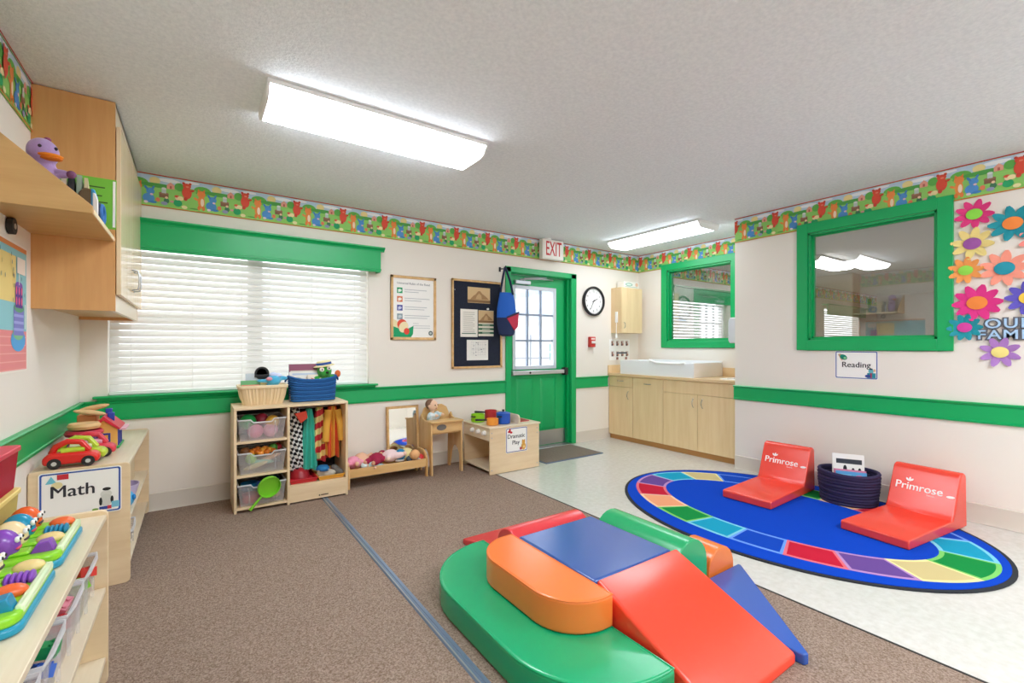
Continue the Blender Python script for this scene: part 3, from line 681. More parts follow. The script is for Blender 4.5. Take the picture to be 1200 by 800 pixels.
# equal arc lengths round the middle of the ring
ts = [2 * PI * k / 720 for k in range(721)]; cum = [0]
for k in range(720):
    p_, q_ = arcpt(ts[k], .5), arcpt(ts[k + 1], .5); cum.append(cum[-1] + math.hypot(p_[0] - q_[0], p_[1] - q_[1]))
def at_len(L):
    L = L % cum[-1]
    for k in range(720):
        if cum[k + 1] >= L: return ts[k] + (ts[k + 1] - ts[k]) * (L - cum[k]) / (cum[k + 1] - cum[k])
start = -.3 / 19 * cum[-1]
for k, cname in enumerate(ORDER):
    l0, l1 = start + cum[-1] * k / NBL, start + cum[-1] * (k + 1) / NBL
    for nm, g, z1, h in (('block_outline', 0, .0112, BC[cname][1]), ('colour_block', .016, .0118, BC[cname][0])):
        aa = [at_len(l0 + g + (l1 - l0 - 2 * g) * i / 8) for i in range(9)]
        du = .09 if g else 0
        pts = [arcpt(a, 1 - du) for a in aa] + [arcpt(a, du) for a in reversed(aa)]
        M().prism(pts, 'z', .009, z1).build(nm, PILE(h), t)
def floor_seat(label, x, y, rz):
    t = thing('floor_seat', label, 'floor seat', (x, y, .012), rz, 'red foam floor seats on the rug'); V = vinyl('#EC4433'); wd = .182
    M().prism([(0, .0), (0, .052), (.012, .058), (.58, .068), (.60, .01), (.60, 0)], 'y', -wd, wd).build('seat_pad', V, t, bevel=.008, seg=3)
    top = [(.72 + .045 * math.cos(a), .315 + .04 * math.sin(a)) for a in [PI * (.93 - .93 * k / 7) for k in range(8)]]
    M().prism([(.575, 0), (.56, .062), (.585, .1), (.64, .235)] + top + [(.775, 0)], 'y', -wd, wd).build('back_wedge', V, t, bevel=.01, seg=3)
    fm = frame((.63, 0, .205), (0, -1, 0), (.09, 0, .225))
    LW = mt('#FBF3F0', .6)
    text('lettering', 'Primrose', .072, (-.02, .012, .003), LW, t, m=fm, ext=.0006, sx=.98)
    text('small_lettering', 'Schools', .014, (.05, -.025, .003), LW, t, m=fm, ext=.0004)
    ink('flower_mark', [(el(-.075 + dx, .052 + dy, .011, .006, a=a), '#FBF3F0') for dx, dy, a in ((0, 0, 0), (.014, .006, .8), (-.012, .006, 2.2), (.002, .012, 1.5))] + [(el(.15, -.004, .022, .008, a=.1), '#FBF3F0')], t, z=.0035, m=fm)
    return t
floor_seat('red foam floor seat in front of the alcove corner', 3.415, 1.83, .03)
floor_seat('red foam floor seat on the flower side of the rope basket', 3.42, 1.045, -.13)
t = thing('rope_basket', 'round dark purple coiled rope basket between the two red seats', 'basket', (4.11, 1.41, .012))
PR = [mt('#3A3454', .9, spec=.2), mt('#312B49', .9, spec=.2)]
M().lathe([(.165, .0), (.17, .006), (.001, .006)], 32).build('base', PR[0], t)
for k in range(11):
    r_ = .172 + .014 * math.sin(k / 10 * 1.6) + RNG.uniform(-.002, .002); z = .012 + k * .0215
    M().tube([(r_ * math.cos(a), r_ * math.sin(a) * 1.0, z + .003 * math.sin(2 * a + k)) for a in [2 * PI * i / 36 for i in range(36)]], .0122, 7, closed=True).build('rope_coil', PR[k % 2], t)
for s in (-.9,): M().tube([(.185 * math.cos(s + a), .185 * math.sin(s + a) - .0, .2 - .05 * math.sin((a + .35) / .7 * PI)) for a in [-.35 + .07 * i for i in range(11)]], .011, 7).build('handle', PR[1], t)
def book(name, label, loc, rz, w_, h_, th, cover, S=(), tilt=0, lean=0, cat='book', group=None, txt=()):
    """book standing upright, cover facing local -y"""
    o = thing(name, label, cat, group=group, m=Matrix.Translation(Vector(loc)) @ Matrix.Rotation(rz, 4, 'Z') @ Matrix.Rotation(tilt, 4, 'X') @ Matrix.Rotation(lean, 4, 'Y'))
    m = M(); m.box(-w_ / 2, w_ / 2, -th / 2, -th / 2 + .002, 0, h_); m.box(-w_ / 2, w_ / 2, th / 2 - .002, th / 2, 0, h_); m.box(-w_ / 2, -w_ / 2 + .002, -th / 2, th / 2, 0, h_)
    m.build('cover', mt(cover, .4), o)
    box('pages', (-w_ / 2 + .002, w_ / 2 - .003, -th / 2 + .002, th / 2 - .002, .002, h_ - .003), PAPER, o, bevel=0)
    if S: ink('cover_print', S, o, z=.0004, m=frame((0, -th / 2, h_ / 2), (1, 0, 0), (0, 0, 1)))
    for body, s, x, y, c in txt: text('cover_title', body, s, (x, y, .0016), mt(c, .5), o, m=frame((0, -th / 2, h_ / 2), (1, 0, 0), (0, 0, 1)))
    return o
book('picture_book', 'white picture book with dark title band standing in the rope basket', (4.085, 1.40, .145), -1.1, .2, .225, .012, '#EDEBE8', [(rc(-.075, .04, .085, .075), '#3B3F48'), (el(-.02, 0, .012, .03), '#26272B'), (el(.03, -.01, .01, .022), '#26272B'), (el(.07, -.01, .01, .025), '#26272B'), (rc(-.09, -.05, -.04, -.015), '#D22A50')], tilt=-.15)
book('picture_book', 'blue picture book lying low in the rope basket', (4.045, 1.365, .085), -1.1, .19, .165, .012, '#4F9FD8', [(rc(-.08, .03, .0, .06), '#7CC1EA'), (el(.05, .04, .03, .02), '#E86A9A')], tilt=-.2)
book('picture_book', 'pink edged picture book between the white and blue books', (4.065, 1.38, .08), -1.1, .2, .178, .008, '#D77AA0', tilt=-.18)

# ================================================================ soft play climber (one thing per foam block)
Gn, Og, Rd, Nv, Or = vinyl('#0AA46C'), vinyl('#EE7B36'), vinyl('#DD3A40'), vinyl('#31559E'), vinyl('#F6472F')
def foam(name, label, m, mat, loc, ang=30, bevel=.014, extra=None):
    t = thing(name, label, 'soft block', (loc[0], loc[1], .004), group='soft play climber blocks')
    m.build('cover', mat, t, bevel=bevel, seg=4)
    return t
def shift(pts, c): return [(x - c[0], y - c[1]) for x, y in pts]
# low green step
def corner(cx, cy_, r, a0, a1, n=12): return [(cx + r * math.cos(a0 + (a1 - a0) * k / n), cy_ + r * math.sin(a0 + (a1 - a0) * k / n)) for k in range(n + 1)]
gp = [(1.318, 2.18)] + corner(1.30, 1.785, .395, PI / 2, PI) + corner(1.285, 1.32, .38, PI, 1.5 * PI) + [(1.318, .94)]
t = foam('foam_step', 'wide green rounded foam step on the carpet', M().prism(shift(gp, (1.1, 1.55)), 'z', 0, .116), Gn, (1.1, 1.55))
e_ = [(x * .985, y * .99) for x, y in shift(gp, (1.1, 1.55))]
M().tube([(x, y, .113) for x, y in e_], .004, 6, closed=True).build('piping', Gn, t)
op = [(1.318, 1.905)] + corner(1.28, 1.705, .198, PI / 2 + .15, PI) + corner(1.285, 1.42, .203, PI, 1.5 * PI) + [(1.318, 1.216)]
t = thing('foam_step', 'orange rounded foam step on top of the green step', 'soft block', (1.2, 1.55, .12), group='soft play climber blocks')
M().prism(shift(op, (1.2, 1.55)), 'z', 0, .127).build('cover', Og, t, bevel=.012, seg=4)
M().tube([(x * .98, y * .99, .124) for x, y in shift(op, (1.2, 1.55))], .003, 6, closed=True).build('piping', Og, t)
t = foam('foam_platform', 'square navy blue foam platform in the middle of the climber', M().box(-.247, .247, -.262, .262, 0, .196), Nv, (1.575, 1.59))
M().box(-.25, .25, -.265, .265, .198, .243).build('top_mat', Nv, t, bevel=.012, seg=4)
t = foam('foam_ramp', 'bright red-orange foam ramp sloping from the navy platform', M().prism([(.265, 0), (.265, .243), (.25, .246), (-.255, .046), (-.262, .036), (-.262, 0)], 'x', -.258, .258), Or, (1.592, 1.062))
t = foam('foam_bump', 'red foam bump with a slope behind the navy platform', M().prism([(0, 0), (0, .145)] + [(.1 - .1 * math.cos(a), .145 + .1 * math.sin(a)) for a in [PI * k / 10 for k in range(1, 10)]] + [(.2, .145), (.22, .115), (.58, .03), (.58, 0)], 'x', -.25, .25), Rd, (1.58, 1.858), bevel=.008)
hp = lambda r, hh, n=12: [(-r, 0), (-r, hh)] + [(-r * math.cos(a), hh + r * math.sin(a)) for a in [PI * k / n for k in range(1, n)]] + [(r, hh), (r, 0)]
foam('foam_bump', 'green half-round foam bump beside the navy platform', M().prism(hp(.128, .122), 'y', -.265, .265), vinyl('#1FA868'), (1.982, 1.59), bevel=.006)
foam('foam_bump', 'orange half-round foam bump behind the green bump', M().prism(hp(.112, .05), 'y', -.09, .09), Og, (2.222, 1.405), bevel=.006)
foam('foam_wedge', 'flat blue triangular foam wedge behind the red-orange ramp', M().prism([(1.862 - 2.0, .78 - 1.1), (1.885 - 2.0, .772 - 1.1), (2.36 - 2.0, 1.29 - 1.1), (2.36 - 2.0, 1.305 - 1.1), (1.862 - 2.0, 1.305 - 1.1)], 'z', 0, .043), vinyl('#3059B0'), (2.0, 1.1), bevel=.006)

t = thing('door_mat', 'grey-brown door mat with blue-grey edge in front of the green door', 'door mat', (3.34, 3.89, 0))
M().prism(rr(-.41, -.28, .41, .285, .01), 'z', .0, .006).build('rubber_edge', mt('#5C6C84', .7), t)
M().prism(rr(-.395, -.262, .395, .275, .008), 'z', .004, .0085).build('pile', mt('#8A7B70', .95, noise=('#6E6056', (160, 160, 160), 3)), t)

# ================================================================ dress-up shelf unit under the window
SX, SY = .229, 3.77
t = thing('dress_up_shelf', 'pale birch shelf unit with bins and hanging costumes under the window', 'shelf unit', (SX, SY, .004))
D, W_, H_ = .36, .785, .75
for x in (0, .343, W_ - .018): box('side_panel' if x != .343 else 'divider', (x, x + .018, 0, D, 0, H_ - .018), BIRCH, t, bevel=.002)
box('top_panel', (0, W_, -.004, D, H_ - .018, H_), BIRCHX, t, bevel=.002)
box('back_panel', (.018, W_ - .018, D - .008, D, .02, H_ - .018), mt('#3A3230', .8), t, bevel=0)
for z in (.02, .248, .49): box('shelf', (.018, .343, .003, D - .008, z, z + .016), BIRCHX, t, bevel=.0015)
box('shelf', (.361, W_ - .018, .003, D - .008, .125, .14), BIRCHX, t, bevel=.0015)
box('plinth_panel', (.361, W_ - .018, 0, .016, .012, .125), BIRCHX, t, bevel=.0015)
ink('maker_mark', [(el(-.03, 0, .006), '#3A2F28'), (rc(-.02, -.004, .035, .005), '#5A4A3E')], t, z=0, m=frame((.6, -.0005, .035), (1, 0, 0), (0, 0, 1)))
M().tube([(.361, .18, .70), (W_ - .018, .18, .70)], .008).build('rod', STEEL, t)
def tote(label, loc, rz, w_, d_, h_, group, dip=True):
    """open clear bin: front is local -y; floor, four tapered walls, rim with a dip"""
    t = thing('clear_bin', label, 'bin', loc, rz, group); k = .9
    a, b = w_ / 2, d_ / 2
    m = M()
    o0 = [(-a * k, -b * k, 0), (a * k, -b * k, 0), (a * k, b * k, 0), (-a * k, b * k, 0)]; o1 = [(-a, -b, h_), (a, -b, h_), (a, b, h_), (-a, b, h_)]
    for i in range(4):
        j = (i + 1) % 4
        if i == 0 and dip:
            q0, q1 = o0[0], o0[1]; zt = h_ * .86
            v = [q0, q1, (a, -b, h_), (a * .5, -b, h_), (a * .38, -b * .99, zt), (-a * .38, -b * .99, zt), (-a * .5, -b, h_), (-a, -b, h_)]
            m.add(v, [tuple(range(8))])
        else: m.add([o0[i], o0[j], o1[j], o1[i]], [(0, 1, 2, 3)])
    m.add(o0, [(0, 1, 2, 3)])
    m.build('tub', BIN, t, solid=.003, smooth=False)
    zt = h_ * .86 if dip else h_
    q = M(); q.tube([(-a, -b, h_), (-a * .5, -b - .004, h_), (-a * .38, -b - .004, zt), (a * .38, -b - .004, zt), (a * .5, -b - .004, h_), (a, -b, h_), (a, b, h_), (-a, b, h_)], .006, 6, closed=True)
    q.build('rim', mixmat('bin_rim', '#F4F5F8', .72, .25, .4, .05), t)
    for s in (-.55, .55): box('rib', (a * s - .004, a * s + .004, -b * .97 - .004, -b * .95, .01, h_ * .9), BIN, t, bevel=0)
    return t
GB_ = 'clear bins in the dress-up shelf'
bx, by = SX + .1805, SY + .165
for z, lb in ((.508, 'clear bin of balls on the top shelf of the dress-up unit'), (.268, 'clear bin of play food on the middle shelf of the dress-up unit'), (.04, 'clear bin of play pots on the bottom shelf of the dress-up unit')):
    tote(lb, (bx, by, z + .004), 0, .305, .31, .15, GB_)
def ball(label, loc, r, h, cat='ball', name='toy_ball', group=None):
    o = M().ell((0, 0, 0), r, 18, 12).build(name, mt(h, .4), None); o.location = loc; return tag(o, label, cat, group)
zt = .512
ball('green toy ball on top of the upper clear bin', (bx - .085, by - .06, zt + .125), .055, '#149A4C')
ball('dark red toy ball between green and yellow balls', (bx + .01, by - .01, zt + .125), .05, '#8E1F34')
ball('mustard toy ball at the side of the upper clear bin', (bx + .075, by - .07, zt + .115), .048, '#D8A63C')
ball('pink toy ball behind the front of the upper clear bin', (bx - .04, by - .09, zt + .057), .052, '#E98BA8')
ball('rose pink toy ball beside the other pink ball', (bx + .06, by - .09, zt + .056), .05, '#E5A0B4')
zt = .272
for k in range(16):
    a = k * 2.4; r_ = .012 + .011 * math.sqrt(k); x, y = bx + .005 + r_ * math.cos(a) * 1.5, by - .06 + r_ * math.sin(a) * .9
    ball('small orange toy fruit heaped in the middle clear bin', (x, y, zt + .155 - .0016 * k), .02, ['#E8912E', '#D9761F', '#E9A23A'][k % 3], 'toy fruit', 'toy_fruit', 'orange toy fruits in the middle bin')
ball('green toy apple in the middle clear bin', (bx + .085, by - .03, zt + .15), .032, '#4E9C3C', 'toy fruit', 'toy_apple')
ball('red toy tomato beside the green apple', (bx + .12, by + .0, zt + .15), .028, '#B8303A', 'toy fruit', 'toy_tomato')
ball('brown toy bun in the middle clear bin', (bx - .1, by - .03, zt + .14), .034, '#8C5A34', 'toy food', 'toy_bun')
ball('lime toy ball behind the front of the middle bin', (bx - .07, by - .1, zt + .1), .036, '#93CE5C', 'ball')
for k, (x, h, a, lb) in enumerate(((-.02, '#E8D8A8', .25, 'cream toy baguette lying in the middle bin'), (.02, '#8FC9B4', -.1, 'mint toy bean pod lying in the middle bin'), (.07, '#E7B98C', .3, 'tan toy bread stick in the middle bin'))):
    o = M().ell((0, 0, 0), (.085, .018, .018), 14, 8).build('toy_bread', mt(h, .5)); o.location = (bx + x - .02, by - .10 + .015 * k, zt + .045 + .02 * k); o.rotation_euler.y = -a; tag(o, lb, 'toy food')
def pot(label, loc, r, h_, colr, rz=0, lid=False, handle=1, cat='toy pot', long=False, tilt=None):
    t = thing('toy_pot', label, cat, loc, rz); mm = mt(colr, .4)
    if tilt: t.rotation_euler = tilt
    M().lathe([(r * .92, 0), (r, .006), (r, h_), (r * .95, h_), (r * .93, .008), (.0001, .006)], 24).build('body', mm, t)
    if lid:
        l = M().lathe([(r * 1.03, h_), (r * 1.03, h_ + .004), (r * .7, h_ + .012), (.0001, h_ + .016)], 24).build('lid', mm, t)
        M().lathe([(.008, h_ + .012), (.008, h_ + .022), (.014, h_ + .026), (.012, h_ + .036), (.0001, h_ + .038)], 12).build('lid_knob', BLACK, l)
    if long: M().tube([(r * .95, 0, h_ * .8), (r + .04, 0, h_ * .85), (r + .11, 0, h_ * .9)], [.007, .009, .011], 8).build('handle', BLACK if handle == 1 else mm, t)
    else:
        for s in (-1, 1): M().tube([(s * r * .97, -.018, h_ * .75), (s * (r + .02), -.014, h_ * .78), (s * (r + .02), .014, h_ * .78), (s * r * .97, .018, h_ * .75)], .006, 8).build('handle', BLACK, t)
    return t
zt = .044
pot('lime green toy frying pan sticking out of the bottom clear bin', (bx + .035, by - .175, zt + .13), .078, .03, '#7CCB2E', handle=2, long=True, tilt=(PI / 2 - .35, -.0, 0)).rotation_euler = (PI / 2 - .3, 2.3, 0)
pot('teal blue toy bowl in the bottom clear bin', (bx - .07, by - .02, zt + .085), .06, .05, '#1C6F9C')
pot('second teal blue toy bowl beside the green frying pan', (bx + .08, by + .03, zt + .09), .055, .05, '#20689A')
pot('red toy pot low in the bottom clear bin', (bx - .07, by - .085, zt + .012), .055, .06, '#C0444C')
ball('dark blue toy ball in the bottom clear bin', (bx - .01, by - .04, zt + .1), .04, '#2A4A9C')
ball('tan toy ball low in the bottom clear bin', (bx + .09, by - .09, zt + .05), .035, '#D8BE96')
# costumes on the rod
def garment(label, x, ztop, zbot, wt, wb, mat, y=.18, ph=0, sleeves=None, cat='costume', name='hanging_costume'):
    t = thing(name, label, cat, (SX + x, SY + y, .004 + zbot), group='dress-up costumes on the rod'); h = ztop - zbot
    n, mrow = 17, 9; rings = []
    for j in range(mrow):
        v = j / (mrow - 1); wd = wb + (wt - wb) * v ** 1.1; amp = .022 * (1 - v * .75)
        if v > .8: wd *= 1 - .35 * (v - .8) / .2
        rings.append([((-.5 + i / (n - 1)) * wd, -.02 + amp * math.sin(i * 1.25 + ph) - .02 * (1 - abs(2 * i / (n - 1) - 1)), v * h + (.012 * math.sin(i * .8 + ph) if j == 0 else 0)) for i in range(n)])
    back = [[(p[0], .028 - .4 * (p[1] + .02), p[2]) for p in r_] for r_ in rings]
    M().loft([r_ + list(reversed(b_)) for r_, b_ in zip(rings, back)]).build('cloth', mat, t, ang=80)
    M().tube([(0, 0, h - .005), (0, 0, h + .012), (.01, 0, h + .03), (0, 0, h + .04)], .0025, 6).build('hanger_hook', STEEL, t)
    for s in (sleeves or ()):
        M().tube([(s[0] * wt * .4, -.02, h * .93), (s[0] * wt * .62, -.04, h * .65), (s[0] * wt * .72, -.045, h * .32)], [.03, .028, .026], 10).build('sleeve', s[1], t)
    return t
garment('black and white checked chef apron hanging in the shelf unit', .43, .70, .215, .07, .135, stripemat('checks', '#F2F2F0', '#17171A', None, 44))
M_ = mt('#E2503C', .8)
garment('teal hanging costume beside the checked apron', .525, .69, .215, .06, .125, mt('#46C2AE', .8), y=.16, ph=1)
garment('red and yellow striped hanging vest', .605, .70, .27, .07, .125, stripemat('vest', '#C8343A', '#E9D38C', 'Z', 3.6), y=.17, ph=2)
garment('yellow-orange firefighter style coat hanging by the side panel', .70, .70, .295, .085, .12, stripemat('coat', '#E0A63E', '#D9552E', 'X', 5.5), y=.15, ph=.5, sleeves=((1, mt('#E0A63E', .8)), (-1, mt('#DDA03A', .8))))
t = thing('red_collar', 'red neckerchief hung over the checked apron', 'neckerchief', (SX + .455, SY + .11, .60))
M().prism([(-.045, .07), (.04, .085), (.05, .03), (.0, -.01)], 'y', -.008, .008).build('cloth', M_, t, bevel=.005)
def lowtray(label, x, w_, colr):
    t = thing('shallow_tray', label, 'tray', (SX + x, SY + .16, .145)); a, b = w_ / 2, .145
    m = M().loft([[(-a * .9, -b * .92, .003), (a * .9, -b * .92, .003), (a * .9, b * .92, .003), (-a * .9, b * .92, .003)], [(-a, -b, .03), (a, -b, .03), (a, b, .03), (-a, b, .03)]], caps=False)
    m.add([(-a * .9, -b * .92, .003), (a * .9, -b * .92, .003), (a * .9, b * .92, .003), (-a * .9, b * .92, .003)], [(0, 1, 2, 3)])
    m.build('tray', mt(colr, .4), t, solid=.003, smooth=False)
    M().tube([(-a, -b, .03), (a, -b, .03), (a, b, .03), (-a, b, .03)], .004, 6, closed=True).build('rim', mt(colr, .4), t)
lowtray('red shallow tray on the floor of the costume cubby', .462, .195, '#C8262E'); lowtray('yellow shallow tray on the floor of the costume cubby', .665, .195, '#E4A73C')
t = thing('toy_helmet', 'dark red toy helmet lying in the red tray', 'helmet', (SX + .455, SY + .15, .152))
M().lathe([(.08, 0), (.078, .02), (.066, .055), (.04, .078), (.0001, .086)], 22, sx=.95).build('shell', mt('#9E1C28', .35), t); M().lathe([(.078, .0), (.1, .004), (.1, .009), (.078, .014)], 22, (0, -.012, 0), sx=.9).build('brim', mt('#C02430', .35), t)
def shoe(label, loc, rz, c1, c2):
    t = thing('play_shoe', label, 'shoe', loc, rz, 'play shoes in the yellow tray')
    M().ell((0, 0, .03), (.032, .075, .032)).ell((0, .03, .05), (.027, .04, .03)).build('upper', mt(c1, .7), t, remesh=.006)
    M().prism(el(0, 0, .036, .08, 18), 'z', 0, .014).build('sole', mt(c2, .7), t)
shoe('pale grey play shoe in the yellow tray', (SX + .64, SY + .09, .15), 1.3, '#B9B3A6', '#E6E0D2'); shoe('dark grey play shoe at the side of the yellow tray', (SX + .725, SY + .1, .15), .4, '#6C6862', '#A9A298')
t = thing('cloth_cap', 'blue cloth cap lying on the grey play shoe', 'cap', (SX + .62, SY + .12, .205)); M().lathe([(.05, 0), (.05, .012), (.035, .03), (.0001, .036)], 18).build('crown', mt('#1E6FA8', .8), t); M().prism(el(0, -.05, .035, .025, 14), 'z', 0, .005).build('peak', mt('#1A5C8C', .8), t)

# baskets on top
t = thing('wicker_basket', 'cream woven basket of books on the dress-up shelf', 'basket', (.43, 3.98, .754))
WK = [mt('#E9D4B0', .8), mt('#DCC49C', .8)]
def rrz(a, b, z, r): return [(x, y, z) for x, y in rr(-a, -b, a, b, r, 5)]
M().loft([rrz(.13, .085, 0, .03), rrz(.145, .095, .06, .03), rrz(.158, .105, .135, .03)]).build('weave_core', WK[1], t)
ring0 = rr(-.131, -.086, .131, .086, .03, 5)
for i in range(0, 48):
    u = i / 48; a = 2 * PI * u; x = max(-1, min(1, 1.25 * math.cos(a))); y = max(-1, min(1, 1.25 * math.sin(a)))
    if abs(x) < 1 and abs(y) < 1: x *= 1.0
    M().tube([(x * .128, y * .083, .002), (x * .145, y * .095, .06), (x * .158, y * .105, .133)], .006, 5).build('upright_cane', WK[i % 2], t)
for k in range(2): M().tube(rrz(.16 + .002 * k, .107, .13 + k * .010, .03), .008, 6, closed=True).build('rim_band', WK[0], t)
book('picture_book', 'green and pink picture book in the cream basket', (.35, 3.955, .77), 0, .13, .165, .01, '#5DA36A', [(rc(-.06, -.07, .06, .05), '#E0907A'), (el(-.02, 0, .03), '#C76FB0')], tilt=-.12)
book('picture_book', 'yellow and black picture book leaning in the cream basket', (.41, 3.945, .765), .1, .14, .155, .01, '#E6CF88', [(el(0, .04, .05, .025), '#F0E2AE'), (rc(-.03, .0, .04, .03), '#3A3630')], tilt=-.25, lean=.15)
t = thing('clipboard', 'clipboard with a black clip standing in the cream basket', 'clipboard', (.43, 4.015, .77), 0)
box('board', (-.11, .11, -.002, .002, 0, .215), mt('#C9D2DC', .5), t); c_ = box('clip_plate', (-.05, .05, -.014, -.002, .185, .205), BLACK, t, bevel=.003)
M().lathe([(.05, -.008), (.05, -.003), (.036, -.003), (.036, -.008)], 26, (0, 0, .215), 'y').build('clip_ring', BLACK, c_); M().lathe([(.036, -.006), (.0001, -.006)], 20, (0, 0, .215), 'y').build('clip_disc', mt('#8B9096', .4), c_)
def plush(name, label, loc, rz, blobs, colr, parts, cat='plush toy', vox=.006, group=None):
    t = thing(name, label, cat, loc, rz, group); m = M()
    for c, r in blobs: m.ell(c, r)
    m.build('body', mt(colr, .95, sheen=.4, bump=(180, .4, .003)), t, remesh=vox)
    for nm, c, r, h in parts: M().ell(c, r, 12, 8).build(nm, mt(h, .8), t)
    return t
plush('plush_toy', 'light blue plush animal leaning out of the cream basket', (.49, 3.955, .86), 0, [((0, 0, .0), (.05, .045, .06)), ((.015, -.01, .07), (.05, .045, .042)), ((-.06, -.01, .07), (.045, .012, .014)), ((.075, 0, .085), (.04, .012, .018)), ((.0, 0, .1), (.02, .015, .03))], '#4FB3DA',
      [('ear_lining', (-.02, -.045, .085), (.022, .012, .014), '#E59AA8'), ('tuft', (.01, -.01, .115), (.028, .02, .018), '#C9D4F2'), ('tuft', (.045, -.01, .11), (.026, .018, .016), '#D6DCF4')])
t = thing('rope_bin', 'blue oblong coiled rope basket on the dress-up shelf', 'basket', (.79, 3.99, .754))
RP = [mt('#2A62A0', .85, spec=.25), mt('#23528A', .85, spec=.25)]
M().prism(rr(-.155, -.085, .155, .085, .05), 'z', 0, .008).build('base', RP[1], t)
for k in range(11):
    u = k / 10; a_, b_ = .16 + .012 * u, .09 + .004 * u; pts = []
    for x, y in rr(-a_, -b_, a_, b_, .05, 6): pts.append((x, y, .012 + k * .0158 + .028 * u * (abs(x) / a_) ** 2.5))
    dense = []
    for i in range(len(pts)):
        p_, q_ = Vector(pts[i]), Vector(pts[(i + 1) % len(pts)])
        n = max(1, int((p_ - q_).length / .03))
        for j in range(n):
            v = p_.lerp(q_, j / n); v.z = .012 + k * .0158 + .028 * u * (abs(v.x) / a_) ** 2.5; dense.append(tuple(v))
    M().tube(dense, .0092, 6, closed=True).build('rope_coil', RP[k % 2], t)
for s in (-1, 1): M().tube([(s * .172, -.03, .2), (s * .195, -.02, .175), (s * .2, 0, .16), (s * .195, .02, .175), (s * .172, .03, .2)], .006, 6).build('handle', RP[1], t)
book('picture_book', 'maroon topped picture book standing in the blue rope basket', (.73, 4.0, .765), 0, .22, .285, .012, '#8E4A64', [(rc(-.1, -.13, .1, .09), '#D9D2C6'), (rc(-.08, .04, .05, .08), '#4A4E48'), (rc(.06, .0, .1, .08), '#C97A5C')], tilt=-.06)
book('picture_book', 'white picture book in front of the maroon book', (.74, 3.97, .765), 0, .24, .225, .012, '#EDEAE2', [(el(-.06, .05, .03, .02), '#CBD3B8'), (el(.03, .06, .03, .02), '#D8C4A8'), (rc(-.1, .085, .1, .1), '#C3D0E2')], tilt=-.1)
book('picture_book', 'cream card book with a red tulip picture in the blue basket', (.83, 3.95, .765), 0, .16, .2, .01, '#EFE2CE', [([(-.05, .02), (.0, .02), (.005, .075), (-.02, .06), (-.055, .075)], '#DB6A4A')], tilt=-.12)
t = plush('plush_bird', 'green plush bird with straw hat leaning out of the blue rope basket', (.88, 3.985, .93), 0, [((0, 0, -.03), (.05, .04, .05)), ((0, -.012, .06), (.058, .05, .058)), ((.06, -.01, .01), (.045, .018, .02)), ((-.06, -.01, .005), (.03, .015, .02))], '#3DA83E',
      [('eye', (-.03, -.058, .075), (.019, .01, .019), '#F6F3EA'), ('eye', (.025, -.06, .085), (.018, .01, .018), '#F6F3EA'), ('pupil', (-.029, -.067, .074), (.006, .004, .006), '#1B1B1B'), ('pupil', (.025, -.069, .084), (.006, .004, .006), '#1B1B1B'), ('beak', (.012, -.066, .05), (.012, .012, .01), '#20261E'), ('wing_tip', (.105, -.012, .035), (.024, .012, .03), '#D86A34'), ('chest', (-.015, -.04, -.01), (.03, .012, .012), '#D86A34')])
hm = Matrix.Translation((0, 0, .105)) @ Matrix.Rotation(-.15, 4, 'Y')
h_ = M().lathe([(.055, .03), (.05, .038), (.0001, .042)], 22).lathe([(.058, .0), (.055, .03)], 22).lathe([(.06, 0), (.082, -.006), (.082, -.001), (.058, .008)], 24).build('hat', mt('#E8D9A6', .85), t); h_.matrix_basis = hm
b_ = M().lathe([(.0592, .006), (.0572, .026), (.055, .026), (.055, .006)], 24).build('hat_band', mt('#2A4E9A', .8), h_)
# ================================================================ doll corner
t = thing('doll_bed', 'low pine doll bed full of dolls beside the dress-up shelf', 'doll bed', (1.40, 4.02, .004))
box('side_rail', (-.34, .34, -.14, -.125, .092, .165), PINEX, t, bevel=.003); box('side_rail', (-.34, .34, .11, .125, .092, .165), PINEX, t, bevel=.003)
box('mattress_board', (-.34, .34, -.125, .11, .095, .107), PINEX, t)
for x in (-.357, .34):
    e = [(-.145, 0), (-.105, 0), (-.105, .08), (.09, .08), (.09, 0), (.13, 0), (.13, .17), (.10, .205), (.05, .235), (-.06, .235), (-.115, .205), (-.145, .165)]
    M().prism(e, 'x', x, x + .017).build('end_board', PINE, t, bevel=.003)
def doll(label, loc, rz, skin, cloth, hair, s=1.0, pose='lie', group='dolls in the doll bed'):
    t = thing('doll', label, 'doll', loc, rz, group); s *= 1.22; t.scale = (s, s, s); t.rotation_euler.y = RNG.uniform(-.25, .1)
    m = M()
    for c, r in (((0, 0, .035), (.05, .04, .034)), ((.055, -.03, .032), (.045, .016, .016)), ((.055, .03, .032), (.045, .016, .016)), ((-.01, -.05, .034), (.018, .04, .015)), ((-.01, .05, .034), (.018, .04, .015)), ((-.07, 0, .04), (.032, .03, .03)), ((.098, -.03, .036), (.014, .014, .018)), ((.098, .03, .036), (.014, .014, .018))): m.ell(c, r)
    m.build('body', mt(skin, .6), t, remesh=.006)
    m = M()
    for c, r in (((.003, 0, .038), (.057, .048, .042)), ((.055, -.03, .034), (.045, .022, .022)), ((.055, .03, .034), (.045, .022, .022)), ((-.01, -.042, .036), (.023, .032, .021)), ((-.01, .042, .036), (.023, .032, .021))): m.ell(c, r)
    m.build('clothes', mt(cloth, .9), t, remesh=.006)
    if hair: M().ell((-.08, 0, .043), (.03, .033, .032)).build('hair', mt(hair, .9), t)
    for y in (-.011, .011): M().ell((-.064, y, .068), .0035, 8, 6).build('eye', BLACK, t)
    return t
Zb = .122
doll('doll in pink clothes lying at the left end of the bed', (1.115, 3.985, Zb + .03), -1.9, '#E9B99A', '#F09CB8', None, 1.05)
